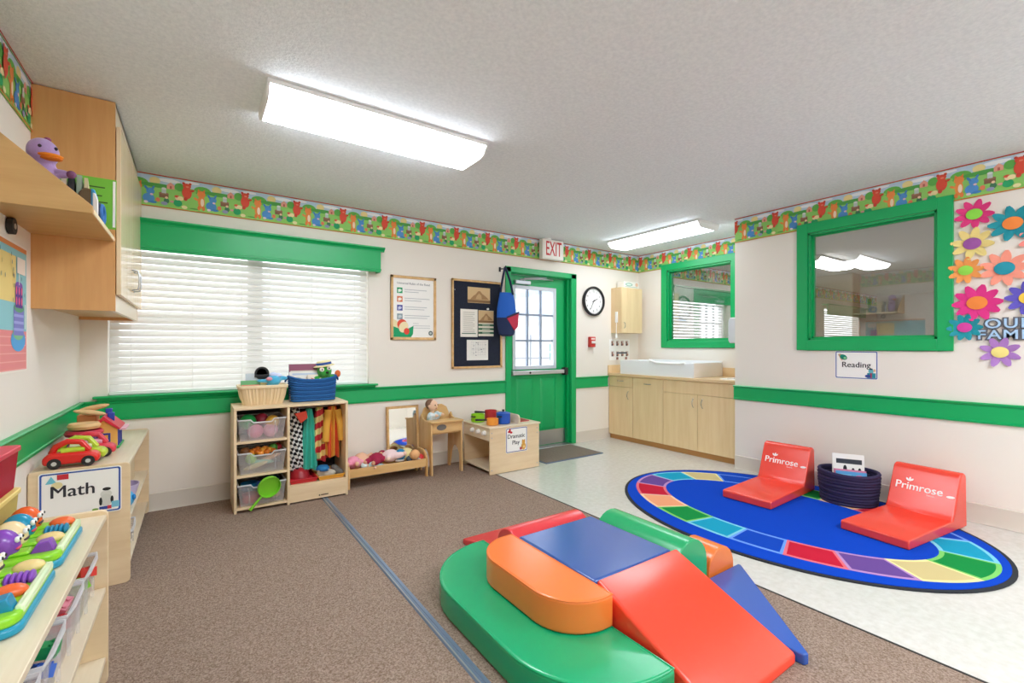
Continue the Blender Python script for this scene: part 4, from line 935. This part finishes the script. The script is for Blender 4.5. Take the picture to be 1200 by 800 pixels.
doll('bare baby doll sprawled behind the pink doll', (1.20, 4.045, Zb + .025), .9, '#E4AE8C', '#E8B898', None, 1.15)
doll('doll in dark crimson clothes on the bed', (1.32, 3.99, Zb + .035), -2.4, '#D8A080', '#A01F44', '#A01F44', 1.05)
doll('doll in pale blue clothes low behind the front rail', (1.27, 3.95, Zb), 0.1, '#E9C3A6', '#BFDCE0', '#CFE4E4', .8)
doll('doll in pale pink print clothes lying across the middle', (1.44, 3.975, Zb + .045), -.3, '#EDC9B4', '#F0D3D4', '#EBD0C8', 1.1)
doll('doll in pale yellow clothes lying at the foot end', (1.60, 3.995, Zb + .03), 1.9, '#E8CDA0', '#EEDFA2', '#E7B07A', 1.15)
doll('doll in grey and white clothes beside the red ball', (1.655, 3.965, Zb + .01), .6, '#E8D8C8', '#B7B9BC', '#54606A', .75)
plush('teal_hat', 'round teal knitted hat on top of the pale pink doll', (1.52, 3.945, Zb + .08), 0, [((0, 0, .02), (.05, .03, .055))], '#1C84B4', [('trim', (-.005, .0, -.03), (.045, .03, .012), '#E9E4DA')], cat='hat')
ball('red toy ball in the corner of the doll bed', (1.705, 3.945, Zb + .045), .038, '#D8323A')
plush('plush_toy', 'brown plush animal propped at the back of the bed', (1.57, 4.07, Zb), 0, [((0, 0, .04), (.06, .03, .05)), ((0, -.01, .09), (.045, .035, .04))], '#C98A4E', [('muzzle', (-.02, -.04, .08), (.025, .014, .014), '#D8663A')])
t = thing('wall_mirror', 'small wood-framed mirror on the wall behind the doll bed', 'mirror', m=frame((1.63, 4.172, .37), (1, 0, 0), (0, .06, 1)))
W_, H_ = .158, .255; m = M()
for b in ((-W_, -W_ + .022, -H_, H_), (W_ - .022, W_, -H_, H_), (-W_, W_, -H_, -H_ + .022), (-W_, W_, H_ - .022, H_)): m.box(b[0], b[1], b[2], b[3], 0, .016)
m.build('wood_frame', PINE, t, bevel=.002); box('mirror_glass', (-W_ + .02, W_ - .02, -H_ + .02, H_ - .02, .002, .006), MIRROR, t, bevel=0)
# doll high chair
t = thing('doll_high_chair', 'pale wood doll high chair with solid sides', 'high chair', (1.945, 4.0, .004))
for s in (-1, 1):
    x = s * .155
    e = [(-.145, 0), (-.095, 0)] + [(-.095 + .09 - .09 * math.cos(a), .10 + .13 * math.sin(a)) for a in [PI * k / 10 for k in range(11)]] + [(.11, 0), (.155, 0), (.145, .40), (.13, .50), (.1, .54), (.06, .50), (-.02, .485), (-.13, .478)]
    M().prism(e, 'x', x - .008, x + .008).build('side_panel', PINE, t, bevel=.003)
M().prism(rr(-.165, -.155, .165, -.01, .012), 'z', .478, .494).build('tray', PINEX, t, bevel=.003)
box('front_rail', (-.147, .147, -.13, -.118, .385, .478), PINEX, t, bevel=.002)
M().prism([(0.05 * math.cos(a) - .055, .435 + .028 * math.sin(a)) for a in [2 * PI * k / 18 for k in range(18)]], 'y', -.1315, -.129).build('cutout', mt('#6E6A66', .7), t)
box('seat', (-.147, .147, -.1, .12, .368, .382), PINEX, t)
M().prism([(-.147, .36), (.147, .36), (.147, .53), (.12, .59), (.07, .62), (-.07, .62), (-.12, .59), (-.147, .53)], 'y', .118, .132).build('backrest', PINEX, t, bevel=.004)
t = thing('doll', 'baby doll in white and blue clothes sitting in the high chair', 'doll', (1.865, 4.035, .387))
m = M()
for c, r in (((0, 0, .05), (.06, .05, .055)), ((0, 0, .14), (.055, .042, .075)), ((0, -.01, .215), (.024, .024, .03)), ((0, -.012, .288), (.058, .06, .063)), ((-.06, -.03, .17), (.022, .035, .045)), ((.06, -.03, .17), (.022, .035, .045)), ((-.055, -.09, .185), (.018, .045, .018)), ((.055, -.09, .185), (.018, .045, .018)), ((-.035, -.06, .03), (.028, .07, .026)), ((.035, -.06, .03), (.028, .07, .026)), ((0, -.072, .278), (.009, .01, .009)), ((-.06, -.008, .283), (.01, .012, .016)), ((.06, -.008, .283), (.01, .012, .016))): m.ell(c, r)
m.build('body', mt('#EBC2A2', .55), t, remesh=.006)
m = M()
for c, r in (((0, 0, .05), (.066, .056, .06)), ((0, 0, .14), (.062, .049, .078)), ((-.06, -.03, .17), (.028, .04, .05)), ((.06, -.03, .17), (.028, .04, .05)), ((-.055, -.075, .185), (.023, .04, .023)), ((.055, -.075, .185), (.023, .04, .023))): m.ell(c, r)
m.build('romper', mt('#E6EEF2', .9, noise=('#B5D6E4', (38, 38, 38), 1)), t, remesh=.006)
M().ell((-.006, .012, .30), (.06, .056, .06)).build('hair', mt('#7A5A48', .9), t)
for x in (-.022, .022): M().ell((x, -.066, .295), (.008, .005, .008), 10, 7).build('eye', mt('#33302E', .2), t)
M().ell((0, -.066, .257), (.014, .006, .005), 10, 6).build('mouth', mt('#C9756A', .5), t)
t.rotation_euler.z = .5; t.scale = (.86, .86, .84)

# ================================================================ toy kitchen
KX, KY, KW, KD, KH = 2.236, 3.578, .575, .50, .44
t = thing('toy_kitchen', 'low birch toy stove unit with knobs and a red sink', 'toy kitchen', (KX, KY, .004))
box('front_panel', (0, KW, 0, .015, 0, KH - .015), BIRCHX, t, bevel=.003); box('rear_panel', (0, KW, KD - .015, KD, 0, KH - .015), BIRCHX, t, bevel=.003)
box('back_panel', (KW - .015, KW, .015, KD - .015, .02, KH - .015), BIRCH, t); box('floor_shelf', (0, KW - .015, .015, KD - .015, .03, .045), BIRCHY, t, bevel=.002)
box('inner_panel', (.3, .312, .015, KD - .015, .045, KH - .015), BIRCH, t)
box('top_panel', (-.012, KW + .01, -.01, KD + .01, KH - .015, KH), BIRCHY, t, bevel=.003)
kp = box('knob_panel', (0, .015, .015, KD - .015, .31, KH - .015), BIRCHY, t, bevel=.002)
for y in (.09, .2, .31):
    k = M().lathe([(.024, 0), (.024, -.012), (.018, -.02), (.016, -.028), (.0001, -.03)], 18, (0, y, .375), 'x').build('knob', mt('#E9E7E2', .35), kp)
    box('knob_grip', (-.034, -.026, y - .003, y + .003, .36, .39), mt('#D9D6D0', .35), k)
M().prism([(.02, KH), (KD, KH), (KD, KH + .085), (.06, KH + .085), (.035, KH + .078), (.022, KH + .06), (.018, KH + .03)], 'x', .345, .36).build('partition', BIRCHY, t, bevel=.003)
M().prism(rr(.4, .1, .55, .4, .04), 'z', KH - .004, KH + .004).build('sink_rim', mt('#C42430', .35), t, bevel=.002)
M().prism(rr(.415, .115, .535, .385, .035), 'z', KH + .003, KH + .005).build('sink_bowl', mt('#9C1722', .4), t)
for x in (.11, .25):
    for y in (.15, .35): M().lathe([(.055, KH), (.055, KH + .0012), (.0001, KH + .0013)], 22, (x, y, 0)).build('hotplate', mt('#D8C3A0', .5), t)
for x, z in ((.02, .04), (.02, .385), (.02, .34), (.55, .04), (.55, .385), (.55, .34)): M().lathe([(.006, 0), (.006, -.002), (.0001, -.003)], 10, (x, 0, z), 'y').build('screw', STEEL, t)
s_ = sign('white Dramatic Play sign on the toy stove unit', WB(KX + .3, .30, KY - .001), .125, .118, '#4D549C',
     [(el(-.085, .085, .018, .012, a=.3), '#C8202E'), (el(-.065, .075, .015, .01), '#C8202E'), (el(-.08, .1, .01), '#C8202E'), (el(.08, -.07, .028, .034), '#D9A24A'), (el(.08, -.03, .02), '#D9A24A'), (el(.068, -.012, .007), '#C98F3A'), (el(.093, -.012, .007), '#C98F3A'), (rc(.035, -.1, .06, -.075), '#B4374E'), (el(.085, -.075, .012), '#E9C98A')],
     [('Dramatic', .055, -.005, .035), ('Play', .055, -.01, -.025)])
pot('lime green toy pot on the toy stove', (2.315, 3.93, .446), .068, .075, '#8FCB1E', rz=.4)
pot('red toy pot with dark handle at the back of the toy stove', (2.49, 3.97, .446), .06, .095, '#BE2F36', rz=2.9, long=True)
pot('blue toy pot with lid on the toy stove', (2.465, 3.70, .446), .068, .098, '#1754B8', rz=.5, lid=True)
pot('shallow orange toy pan at the front of the toy stove', (2.335, 3.69, .446), .058, .06, '#EF9A3C', rz=2.9, long=True)

# ================================================================ cabinet, shelf and poster on the cabinet wall
CY0, CY1, CZ0 = 3.072, 4.19, 1.372
t = thing('wall_cabinet', 'tall honey wood wall cabinet beside the window', 'cabinet', (XL, CY0, CZ0))
Hc = ZC - .004 - CZ0; Lc = CY1 - CY0; Dc = .304
box('side_panel', (0, Dc, 0, .018, 0, Hc), MAPLE, t, bevel=.001); box('side_panel', (0, Dc, Lc - .018, Lc, 0, Hc), MAPLE, t, bevel=.001)
box('bottom_panel', (0, Dc - .02, .018, Lc - .018, .02, .038), MAPLEX, t); box('top_panel', (0, Dc, .018, Lc - .018, Hc - .018, Hc), MAPLEX, t); box('back_panel', (0, .008, .018, Lc - .018, .038, Hc - .018), MAPLE, t, bevel=0)
CRM = mt('#E8D9C2', .35)
box('bottom_rail', (Dc - .02, Dc, .018, Lc - .018, 0, .09), CRM, t); box('top_rail', (Dc - .02, Dc, .018, Lc - .018, Hc - .14, Hc), CRM, t)
for i, (a, b) in enumerate(((.004, Lc / 2 - .002), (Lc / 2 + .002, Lc - .004))):
    d = box('door', (Dc + .003, Dc + .022, a, b, .085, Hc - .12), mt('#E9D3B0', .25, noise=('#E0C8A2', (16, 16, 1.4), 4)), t, bevel=.0015)
    y = b - .05 if i == 0 else a + .05
    M().tube([(Dc + .022, y, .16), (Dc + .05, y, .165), (Dc + .056, y, .19), (Dc + .056, y, .25), (Dc + .05, y, .275), (Dc + .022, y, .28)], .0045).build('handle', STEEL, d)
t = thing('wall_shelf', 'honey wood wall shelf with a sloped end board next to the cabinet', 'shelf', (XL, 2.468, 1.726))
box('shelf_board', (0, .298, .016, .60, 0, .02), MAPLEX, t, bevel=.001)
M().prism([(0, 0), (.30, 0), (.30, .03), (.0, .30)], 'y', 0, .016).build('end_board', MAPLEX, t, bevel=.0015)
box('front_edge', (.298, .302, .016, .60, 0, .02), mt('#F0D9B4', .4), t, bevel=0)
t = plush('plush_duck', 'purple plush duck with an orange bill sitting on the wall shelf', (-.50, 2.60, 1.748), 0, [((0, 0, .09), (.05, .05, .09)), ((.0, -.01, .225), (.05, .052, .056)), ((-.05, -.01, .16), (.018, .02, .03)), ((.055, -.01, .15), (.03, .018, .018)), ((0, 0, .16), (.04, .04, .05))], '#A98CC0',
      [('bill', (.028, -.045, .205), (.04, .026, .011), '#EC8A24'), ('bill', (.032, -.05, .194), (.034, .022, .008), '#D97718'), ('eye', (.0, -.058, .235), (.006, .005, .007), '#2A2230'), ('eye', (.042, -.035, .24), (.006, .005, .007), '#2A2230'), ('tuft', (.012, -.005, .28), (.012, .01, .01), '#8A3F6A'), ('foot', (.085, -.02, .15), (.016, .014, .016), '#7A4A70')])
for lb, x, y, h, th, c in (('cream spined book beside the purple duck', -.455, 2.66, .15, .016, '#E6DDBE'), ('black spined book leaning on the wall shelf', -.435, 2.675, .165, .02, '#23262B'), ('grey-green spined book on the wall shelf', -.412, 2.69, .175, .018, '#9DB09A'), ('tan spined book on the wall shelf', -.392, 2.70, .17, .012, '#D8C8A0')):
    book('standing_book', lb, (x, y + .05, 1.747), PI / 2 + .1, .16, h, th, c, lean=.08)
book('picture_book', 'lime green picture book with text standing on the wall shelf', (-.405, 2.86, 1.747), 0, .2, .235, .012, '#74BE3A', [(rc(-.06, .07, .06, .076), '#3E5A2A'), (rc(-.03, .03, .05, .036), '#3E5A2A'), (rc(.0, .0, .07, .006), '#3E5A2A'), (rc(.088, -.11, .098, .11), '#F2F2EC')], tilt=-.05)
t = thing('toy_camera', 'brown and blue rounded toy with a white face on the wall shelf', 'toy', (-.375, 2.66, 1.747))
M().prism([(-.02, 0), (.03, 0), (.03, .09), (.018, .12), (-.01, .125), (-.03, .1)], 'y', -.02, .03).build('body', mt('#6A5638', .5), t, bevel=.008); M().prism([(.012, 0), (.034, 0), (.034, .085), (.024, .118), (.012, .122)], 'y', -.026, -.018).build('blue_face', mt('#3D9ACB', .4), t, bevel=.003); M().prism([(.018, 0), (.036, 0), (.036, .07), (.028, .1), (.018, .105)], 'y', -.03, -.024).build('white_face', WHITE, t, bevel=.003)
t = thing('dark_ring_toy', 'dark blue ring shaped toy at the front edge of the wall shelf', 'toy', (-.355, 2.80, 1.747))
M().tube([(0, .045 * math.cos(a), .05 + .04 * math.sin(a)) for a in [2 * PI * k / 20 for k in range(20)]], .012, 8, closed=True).build('ring', mt('#1C2C4C', .5), t); M().tube([(.008, .045 * math.cos(a), .05 + .04 * math.sin(a)) for a in [2 * PI * k / 20 for k in range(20)]], .009, 8, closed=True).build('blue_band', mt('#2F6FB8', .5), t)
# cake poster
t = thing('cake_poster', 'colourful cake picture poster on the wall below the shelf', 'poster', m=WL(2.60, 1.36))
M().prism(rr(-.405, -.28, .405, .28, .02), 'z', 0, .003).build('sheet', mt('#F2EAE0', .6), t, smooth=False)
S = [(rc(-.39, -.27, .39, -.1), '#E58A8A'), (rc(-.39, -.1, .39, .25), '#8CC6CE'), (rc(-.39, .25, .39, .27), '#D98A52'), (rc(.0, .02, .24, .22), '#E6CE84')]
for k in range(5): S.append((rc(-.39, -.27 + k * .035, .39, -.265 + k * .035), '#EFA6A2'))
S += [(el(.27, -.14, .1, .05), '#4FA3DE'), (el(.27, -.11, .075, .03), '#7DBB8A'), (rc(.205, -.12, .345, .0), '#7C7FC9')]
S += [(rc(.205, -.1 + .03 * k, .345, -.088 + .03 * k), '#9FA6E0') for k in range(3)] + [(el(.275, .0, .07, .02), '#5E9C7A'), (rc(.225, .0, .325, .1), '#5B3D94'), (el(.275, .1, .05, .014), '#7A5CB4')]
S += [(el(.24 + .035 * k, .075 - .045 * (j_), .009, .018), '#E66A8E') for k in range(3) for j_ in range(2)] + [(rc(.27, .1, .278, .18), '#F3EEDF'), (el(.274, .19, .006, .012), '#E8A03C'), (rc(.245, .15, .36, .22), '#F0E6DA'), (rc(.352, -.09, .36, .02), '#F6F3EC')]
for _ in range(16): x, y = RNG.uniform(.02, .37), RNG.uniform(.0, .23); S.append((el(x, y, .004, .01), '#4E7A80'))
ink('printing', S, t, z=.0034)
t = thing('tape_roll', 'small dark roll hanging on the wall above the cake poster', 'tape roll', m=WL(2.745, 1.692))
M().lathe([(.018, .002), (.034, .002), (.034, .022), (.018, .022)], 24).build('roll', DARK, t); M().lathe([(.008, 0), (.012, .024), (.0001, .026)], 12).build('hub', mt('#C9C4BB', .5), t)

# ================================================================ math shelf unit
def low_unit(label, y0, y1, H_, z_mid, z_bot, lip, D=.365):
    t = thing('low_shelf_unit', label, 'shelf unit', (XL + .004, y0, .004)); L = y1 - y0
    for y in (0, L - .018): M().prism(rr(0, 0, D, H_ + lip, .02 if lip else .006, 4), 'y', y, y + .018).build('end_panel', BIRCHX, t, bevel=.002)
    box('top_panel', (0, D - .004, .018, L - .018, H_ - .018, H_), BIRCHY, t, bevel=.002)
    box('shelf', (.008, D - .006, .018, L - .018, z_mid - .016, z_mid), BIRCHY, t, bevel=.002); box('shelf', (.008, D - .006, .018, L - .018, z_bot - .016, z_bot), BIRCHY, t, bevel=.002)
    box('back_panel', (0, .006, .018, L - .018, .0, H_ - .018), BIRCH, t, bevel=0)
    return t
low_unit('low birch shelf unit in the window corner carrying the toy cars', 3.003, 4.18, .600, .31, .085, .004)
sign('white Math sign with blue rim on the end of the corner shelf unit', WB(-.447, .486, 3.001), .148, .112, '#2C53A8',
     [([(-.125, .06), (-.085, .06), (-.105, .095)], '#6FC0D4'), (rc(-.085, .075, -.045, .1), '#C8313C'), (el(-.085, .05, .02, .016), '#E6D9A4'), (el(.09, -.02, .022, .018), '#D6D6D0'), (el(.092, .004, .016, .008), '#2B2B2B'), (el(.09, -.05, .025, .03), '#CFCFC8'), (el(.07, -.055, .006, .02), '#2B2B2B'), (el(.112, -.05, .006, .018), '#2B2B2B'), (rc(.11, -.09, .14, -.06), '#7FC4DC'), (rc(.065, -.095, .095, -.08), '#3A4FA0'), (rc(.095, -.095, .11, -.078), '#CF3A4A'), (el(.05, -.09, .012, .006), '#7CA84A')],
     [('Math', .08, -.03, .016)])
ZT = .606
def toy_car(label, loc, rz, c1, c2):
    t = thing('toy_car', label, 'toy car', loc, rz, 'chunky toy cars'); cm = mt(c1, .35)
    M().prism([(-.1, .018), (.1, .018), (.102, .05), (.085, .062), (.055, .07), (-.085, .072), (-.104, .05)], 'y', -.04, .04).build('body', cm, t, bevel=.012, seg=3)
    M().tube([(-.075, 0, .068), (-.06, 0, .1), (-.02, 0, .122), (.03, 0, .115), (.06, 0, .07)], .014, 9).build('roof_handle', cm, t)
    M().tube([(-.04, 0, .075), (.045, 0, .078)], .017, 10).build('driver_bar', mt(c2, .4), t)
    for x in (-.06, .06):
        for y in (-.042, .03):
            wl = M().lathe([(.024, 0), (.026, .003), (.026, .010), (.024, .013)], 16, (x, y, .026), 'y').build('wheel', BLACK, t); M().lathe([(.01, -.001), (.01, .014)], 12, (x, y, .026), 'y').build('hubcap', mt('#C9C9C4', .4), wl)
    return t
toy_car('red toy car with a lime bar nearest the Math sign', (-.49, 3.075, ZT), .03, '#DE2A24', '#B6D23A')
toy_car('lime toy car with pale windows behind the red car', (-.475, 3.175, ZT), -.05, '#B9CF38', '#E2E6C0')
toy_car('red and pink toy car behind the lime car', (-.45, 3.275, ZT), .05, '#D8384A', '#E8A8C4')
t = thing('ring_stack', 'stack of purple, red and tan wooden rings on the corner shelf', 'stacking toy', (-.495, 3.395, ZT))
for k, (h, r_, z) in enumerate((('#8A6CB8', .085, .018), ('#8A6CB8', .082, .052), ('#C4243E', .082, .115), ('#DDB47A', .07, .152))):
    M().lathe([(r_ * .6, z - .012), (r_ * .9, z - .015), (r_, z), (r_ * .9, z + .015), (r_ * .6, z + .012)], 24).build('ring', mt(h, .5), t)
M().lathe([(.05, .03), (.05, .1)], 16).build('post', mt('#7E74B8', .5), t)
t = thing('toy_house', 'toy house with red roof and yellow walls on the corner shelf', 'toy house', (-.415, 3.56, ZT), 0)
box('base', (-.075, .06, -.10, .13, 0, .014), mt('#1E9C4A', .5), t, bevel=.005)
M().prism([(-.065, .012), (.05, .012), (.05, .12), (-.01, .17), (-.065, .12)], 'y', -.085, .115).build('wall', mt('#EDB357', .5), t, bevel=.002)
M().prism([(-.085, .10), (-.075, .095), (-.01, .165), (.055, .108), (.066, .113), (-.01, .19)], 'y', -.1, .13).build('roof', mt('#CF2338', .45), t, bevel=.002)
w_ = box('window', (-.04, .02, -.09, -.084, .035, .09), mt('#2B3A8C', .4), t); box('pane', (-.03, -.014, -.092, -.09, .045, .08), mt('#E8A23A', .4), w_); box('pane', (-.006, .01, -.092, -.09, .045, .08), mt('#E8A23A', .4), w_)
for y in (-.06, .0, .06):
    box('corner_post', (.048, .056, y - .008, y + .008, .012, .11), mt('#2C3C9C', .5), t); box('awning', (.05, .085, y + .008, y + .045, .098, .11), mt('#E9B8C8', .5), t)
box('chimney', (.0, .03, -.03, 0, .15, .2), mt('#2540A4', .5), t, bevel=.003); box('chimney', (-.02, .01, .06, .09, .16, .215), mt('#2540A4', .5), t, bevel=.003)
for lb, x, y, z, a, h in (('tan wooden peg lying on the toy house', -.5, 3.6, .20, .2, '#E0BC86'), ('second tan wooden peg lying behind the toy house', -.5, 3.72, .215, -.2, '#DDB57C')):
    o = M().ell((0, 0, 0), (.075, .016, .016), 14, 8).build('wooden_peg', mt(h, .5)); o.location = (x, y, ZT + z); o.rotation_euler.y = a; tag(o, lb, 'wooden peg')
t = thing('block_tower', 'red block tower holding the wooden pegs behind the rings', 'toy blocks', (-.52, 3.66, ZT)); box('block', (-.05, .05, -.05, .08, 0, .09), mt('#C83A44', .5), t, bevel=.004); box('block', (-.04, .045, -.04, .08, .09, .185), mt('#D8854A', .5), t, bevel=.004)
# things inside the corner unit
plush('blue_toy', 'bright blue round toy on the middle shelf of the corner unit', (-.315, 3.24, .314), 0, [((0, 0, .05), (.05, .06, .05)), ((.01, .06, .04), (.03, .03, .03))], '#38A8E0', [('spot', (.045, -.02, .06), (.01, .016, .016), '#1C7CC0')], cat='toy')
t = thing('lilac_basin', 'pale lilac plastic basin behind the blue toy', 'basin', (-.36, 3.42, .314)); M().lathe([(.075, 0), (.1, .09), (.095, .09), (.07, .005), (.0001, .004)], 24).build('bowl', mt('#CBBFE0', .35), t)
tote('clear bin of small toys on the bottom shelf of the corner unit', (-.42, 3.25, .09), PI / 2, .3, .28, .12, None)
ball('small tan ball in the bottom bin of the corner unit', (-.34, 3.2, .16), .03, '#DDB46A'); ball('small teal ball in the bottom bin of the corner unit', (-.33, 3.29, .14), .03, '#2C9CB8'); ball('dark blue ball in the bottom bin of the corner unit', (-.4, 3.27, .17), .03, '#1F3E7A')
t = thing('storage_box', 'plain wooden box on the middle shelf near the window end', 'box', (-.42, 3.85, .314)); box('carton', (-.12, .09, -.14, .14, 0, .16), mt('#D9C4A0', .6), t, bevel=.004); box('lid', (-.125, .095, -.145, .145, .16, .18), mt('#CDB48C', .6), t, bevel=.003)

# ================================================================ near shelf unit
low_unit('long low birch shelf unit nearest the camera along the cabinet wall', .55, 2.155, .598, .343, .098, .016, .381)
NB = 'clear bins in the near shelf unit'
FILL = (('clear bin with lime blocks at the far end of the near unit', 2.0, [('#7FC72E', 'lime'), ('#D93A30', 'red'), ('#6DB82A', 'leaf green')]), ('clear bin with red and pink blocks in the near unit', 1.765, [('#D8343C', 'crimson'), ('#E88A9C', 'pink'), ('#C92E3A', 'dark red')]),
        ('clear bin with blue and green blocks in the near unit', 1.53, [('#1F58B8', 'blue'), ('#1FA05C', 'green'), ('#D83048', 'raspberry')]), ('clear bin with black and purple toys nearest the camera', 1.295, [('#1A181C', 'black'), ('#8A6CC0', 'purple'), ('#E8503C', 'orange-red')]))
for k, (lb, y, cs) in enumerate(FILL):
    tote(lb, (-.43, y, .346), PI / 2, .215, .31, .135, NB, dip=False)
    for j in range(9):
        c, nm = cs[j % 3]; x_ = -.47 + .055 * (j % 4) + RNG.uniform(-.01, .01); y_ = y - .05 + .05 * (j // 3) + RNG.uniform(-.01, .01)
        o = M().box(-.025, .025, -.018, .018, -.014, .014); [o.lathe([(.006, .014), (.006, .019)], 8, (sx_ * .013, sy_ * .009, 0)) for sx_ in (-1, 1) for sy_ in (-1, 1)]
        o = o.build('toy_brick', mt(c, .35)); o.location = (x_, y_, .385 + .024 * (j // 3) + .004 * (j % 4)); o.rotation_euler = (RNG.uniform(-.5, .5), RNG.uniform(-.5, .5), RNG.uniform(0, 3))
        tag(o, f'{nm} toy brick loose in the ' + ('far end', 'second', 'third', 'nearest')[k] + ' bin of the near unit', 'toy brick', 'toy bricks in the near unit bins')
book('picture_book', 'pale green picture book standing on the bottom shelf of the near unit', (-.40, 2.0, .102), PI / 2, .2, .19, .012, '#D9E2D0', [(el(0, 0, .06, .05), '#8FA77A'), (el(.03, .03, .03), '#5E7A58')])
book('picture_book', 'dark blue picture book standing on the bottom shelf of the near unit', (-.40, 1.86, .102), PI / 2 + .1, .21, .2, .014, '#24408C')
# pop-up animal toys
def popup(label, loc, rz, domes, keys, ktypes):
    t = thing('pop_up_toy', label, 'pop-up toy', loc, rz, 'pop-up animal toys on the near shelf')
    LM, TB = mt('#8ED42C', .3), mt('#1C93B4', .35)
    n = len(domes); L = .07 * n / 2 + .02
    M().prism(rr(-.085, -L, .088, L, .035, 5), 'z', 0, .02).build('base', TB, t, bevel=.006)
    M().prism(rr(-.083, -L + .004, .084, L - .004, .033, 5), 'z', .018, .042).build('tray', LM, t, bevel=.008, seg=3)
    box('front_lip', (.07, .086, -L + .04, L - .04, .03, .05), mt('#DDF2C4', .25), t, bevel=.005)
    for i in range(n):
        y = -L + .055 + .07 * i; h, nm = domes[i]
        ld = M().ell((-.034, y, .068), (.036, .032, .045), 18, 12).build('pop_lid', mt(h, .25), t)
        box('hinge_ring', (-.02, .022, y - .024, y + .024, .04, .052), LM, t, bevel=.008)
        for s in (-.012, .012): M().ell((-.002, y + s, .085), (.006, .007, .008), 10, 7).build('eye', WHITE, ld); M().ell((.003, y + s, .086), (.003, .0035, .004), 8, 6).build('pupil', BLACK, ld)
        M().ell((-.002, y, .062), (.006, .018, .005), 10, 6).build('mouth', mt('#3A2430' if i % 2 else '#D8405C', .4), ld)
        kk = M()
        kt = ktypes[i]
        if kt == 0: kk.ell((.045, y, .05), (.03, .023, .016), 16, 9)
        elif kt == 1: [kk.ell((.025 + .01 * q, y, .05), (.007, .023, .015), 12, 8) for q in range(5)]
        else: kk.prism([(.02, .04), (.07, .04), (.06, .07), (.035, .066)], 'y', y - .018, y + .018)
        kk.build('push_key', mt(keys[i], .3), t, bevel=.003)
    return t
popup('lime pop-up toy with orange, blue and purple animal lids on the near shelf', (-.378, 1.838, .603), 0, [('#8447B4', 'p'), ('#EFD9A8', 'c'), ('#1C8FB4', 'b'), ('#E8622A', 'o')], ['#8447B4', '#E8CF8C', '#1C7FA8', '#EC6A34'], (2, 0, 1, 0))
popup('lime pop-up toy at the picture edge nearest the camera on the near shelf', (-.378, 1.492, .603), 0, [('#E8622A', 'o'), ('#1C8FB4', 'b'), ('#8447B4', 'p'), ('#F1E3B0', 'y')], ['#1C88B0', '#EC6A34', '#8447B4', '#E8CF8C'], (2, 0, 1, 0))
# stacked crates behind the toys
for lb, c, z0, z1 in (('yellow translucent storage box under the red box on the near shelf', '#EBD27A', .602, .752), ('red translucent storage box stacked on the yellow box', '#D2304A', .753, .885)):
    t = thing('storage_box', lb, 'storage box', (-.535, 1.92, z0), group=None)
    M().loft([[(x, y, 0) for x, y in rr(-.075, -.14, .075, .14, .012)], [(x, y, z1 - z0 - .018) for x, y in rr(-.083, -.15, .083, .15, .012)]]).build('tub', mixmat('tub' + c, c, .85, .2, .4, .05), t)
    M().prism(rr(-.088, -.155, .088, .155, .014), 'z', z1 - z0 - .018, z1 - z0 - .002).build('lid', mt(c, .4), t, bevel=.003)

# ================================================================ outside the glass
struct(box('ground_outside', (-14, 30, 4.36, 40, -.25, -.12), mt('#C9C8C4', .9), bevel=0), 'pale concrete yard outside')
b = thing('neighbour_building', 'pale building with green shutters seen through the door glass', 'building', (9, 13, -.12))
PB = mt('#E9E9EC', .8)
m = M(); m.box(-7, 9, 0, 4, 0, 2.4); m.build('wall', PB, b)
M().prism([(-.5, 2.4), (-.5, 2.55), (2, 3.6), (4.5, 2.4)], 'x', -7.3, 9.3).build('roof', mt('#B9C6D6', .8), b)
box('band', (-7, 9, -.03, 0, 2.05, 2.2), mt('#D9CFC2', .8), b)
for x in (-.85, 1.6, 4.2):
    w_ = box('window', (x, x + .8, -.04, 0, .75, 1.45), mt('#F4F4F4', .5), b)
    for i in (0, 1):
        for j in (0, 1): box('pane', (x + .05 + .37 * i, x + .38 + .37 * i, -.05, -.04, .8 + .32 * j, 1.08 + .32 * j), mt('#6E9C98', .3), w_)
t = thing('porch_post', 'thin grey railing post outside the door glass', 'post', (6.8, 9.0, -.12)); box('post', (-.02, .02, -.02, .02, 0, 1.6), mt('#8A8F98', .6), t); box('rail', (-1.2, 1.2, -.015, .015, 1.0, 1.04), mt('#8A8F98', .6), t)
t = thing('porch_roof', 'sloping porch roof edge outside the door glass', 'porch roof', (7.2, 8.4, 2.0)); M().prism([(-2.5, .0), (2.2, 1.0), (2.2, 1.12), (-2.5, .12)], 'y', -.5, .5).build('roof_panel', mt('#9FB4CC', .7), t)

# lettering becomes plain meshes
dg = bpy.context.evaluated_depsgraph_get()
for o in [o for o in sc.objects if o.type == 'FONT']:
    me = bpy.data.meshes.new_from_object(o.evaluated_get(dg), depsgraph=dg)
    if o.name.startswith(('lettering', 'title')):            # bold face: three copies a hair apart
        d = o.data.size * .014; b = bmesh.new()
        for k in (-1, 0, 1):
            c = me.copy(); c.transform(Matrix.Translation((d * k, d * .4 * k, .00002 * k))); b.from_mesh(c); bpy.data.meshes.remove(c)
        b.to_mesh(me); b.free()
    n = o.name; mb = o.matrix_basis.copy(); pa = o.parent; o.name = 'old'
    q = bpy.data.objects.new(n, me); col.objects.link(q); q.parent = pa; q.matrix_basis = mb
    bpy.data.objects.remove(o)
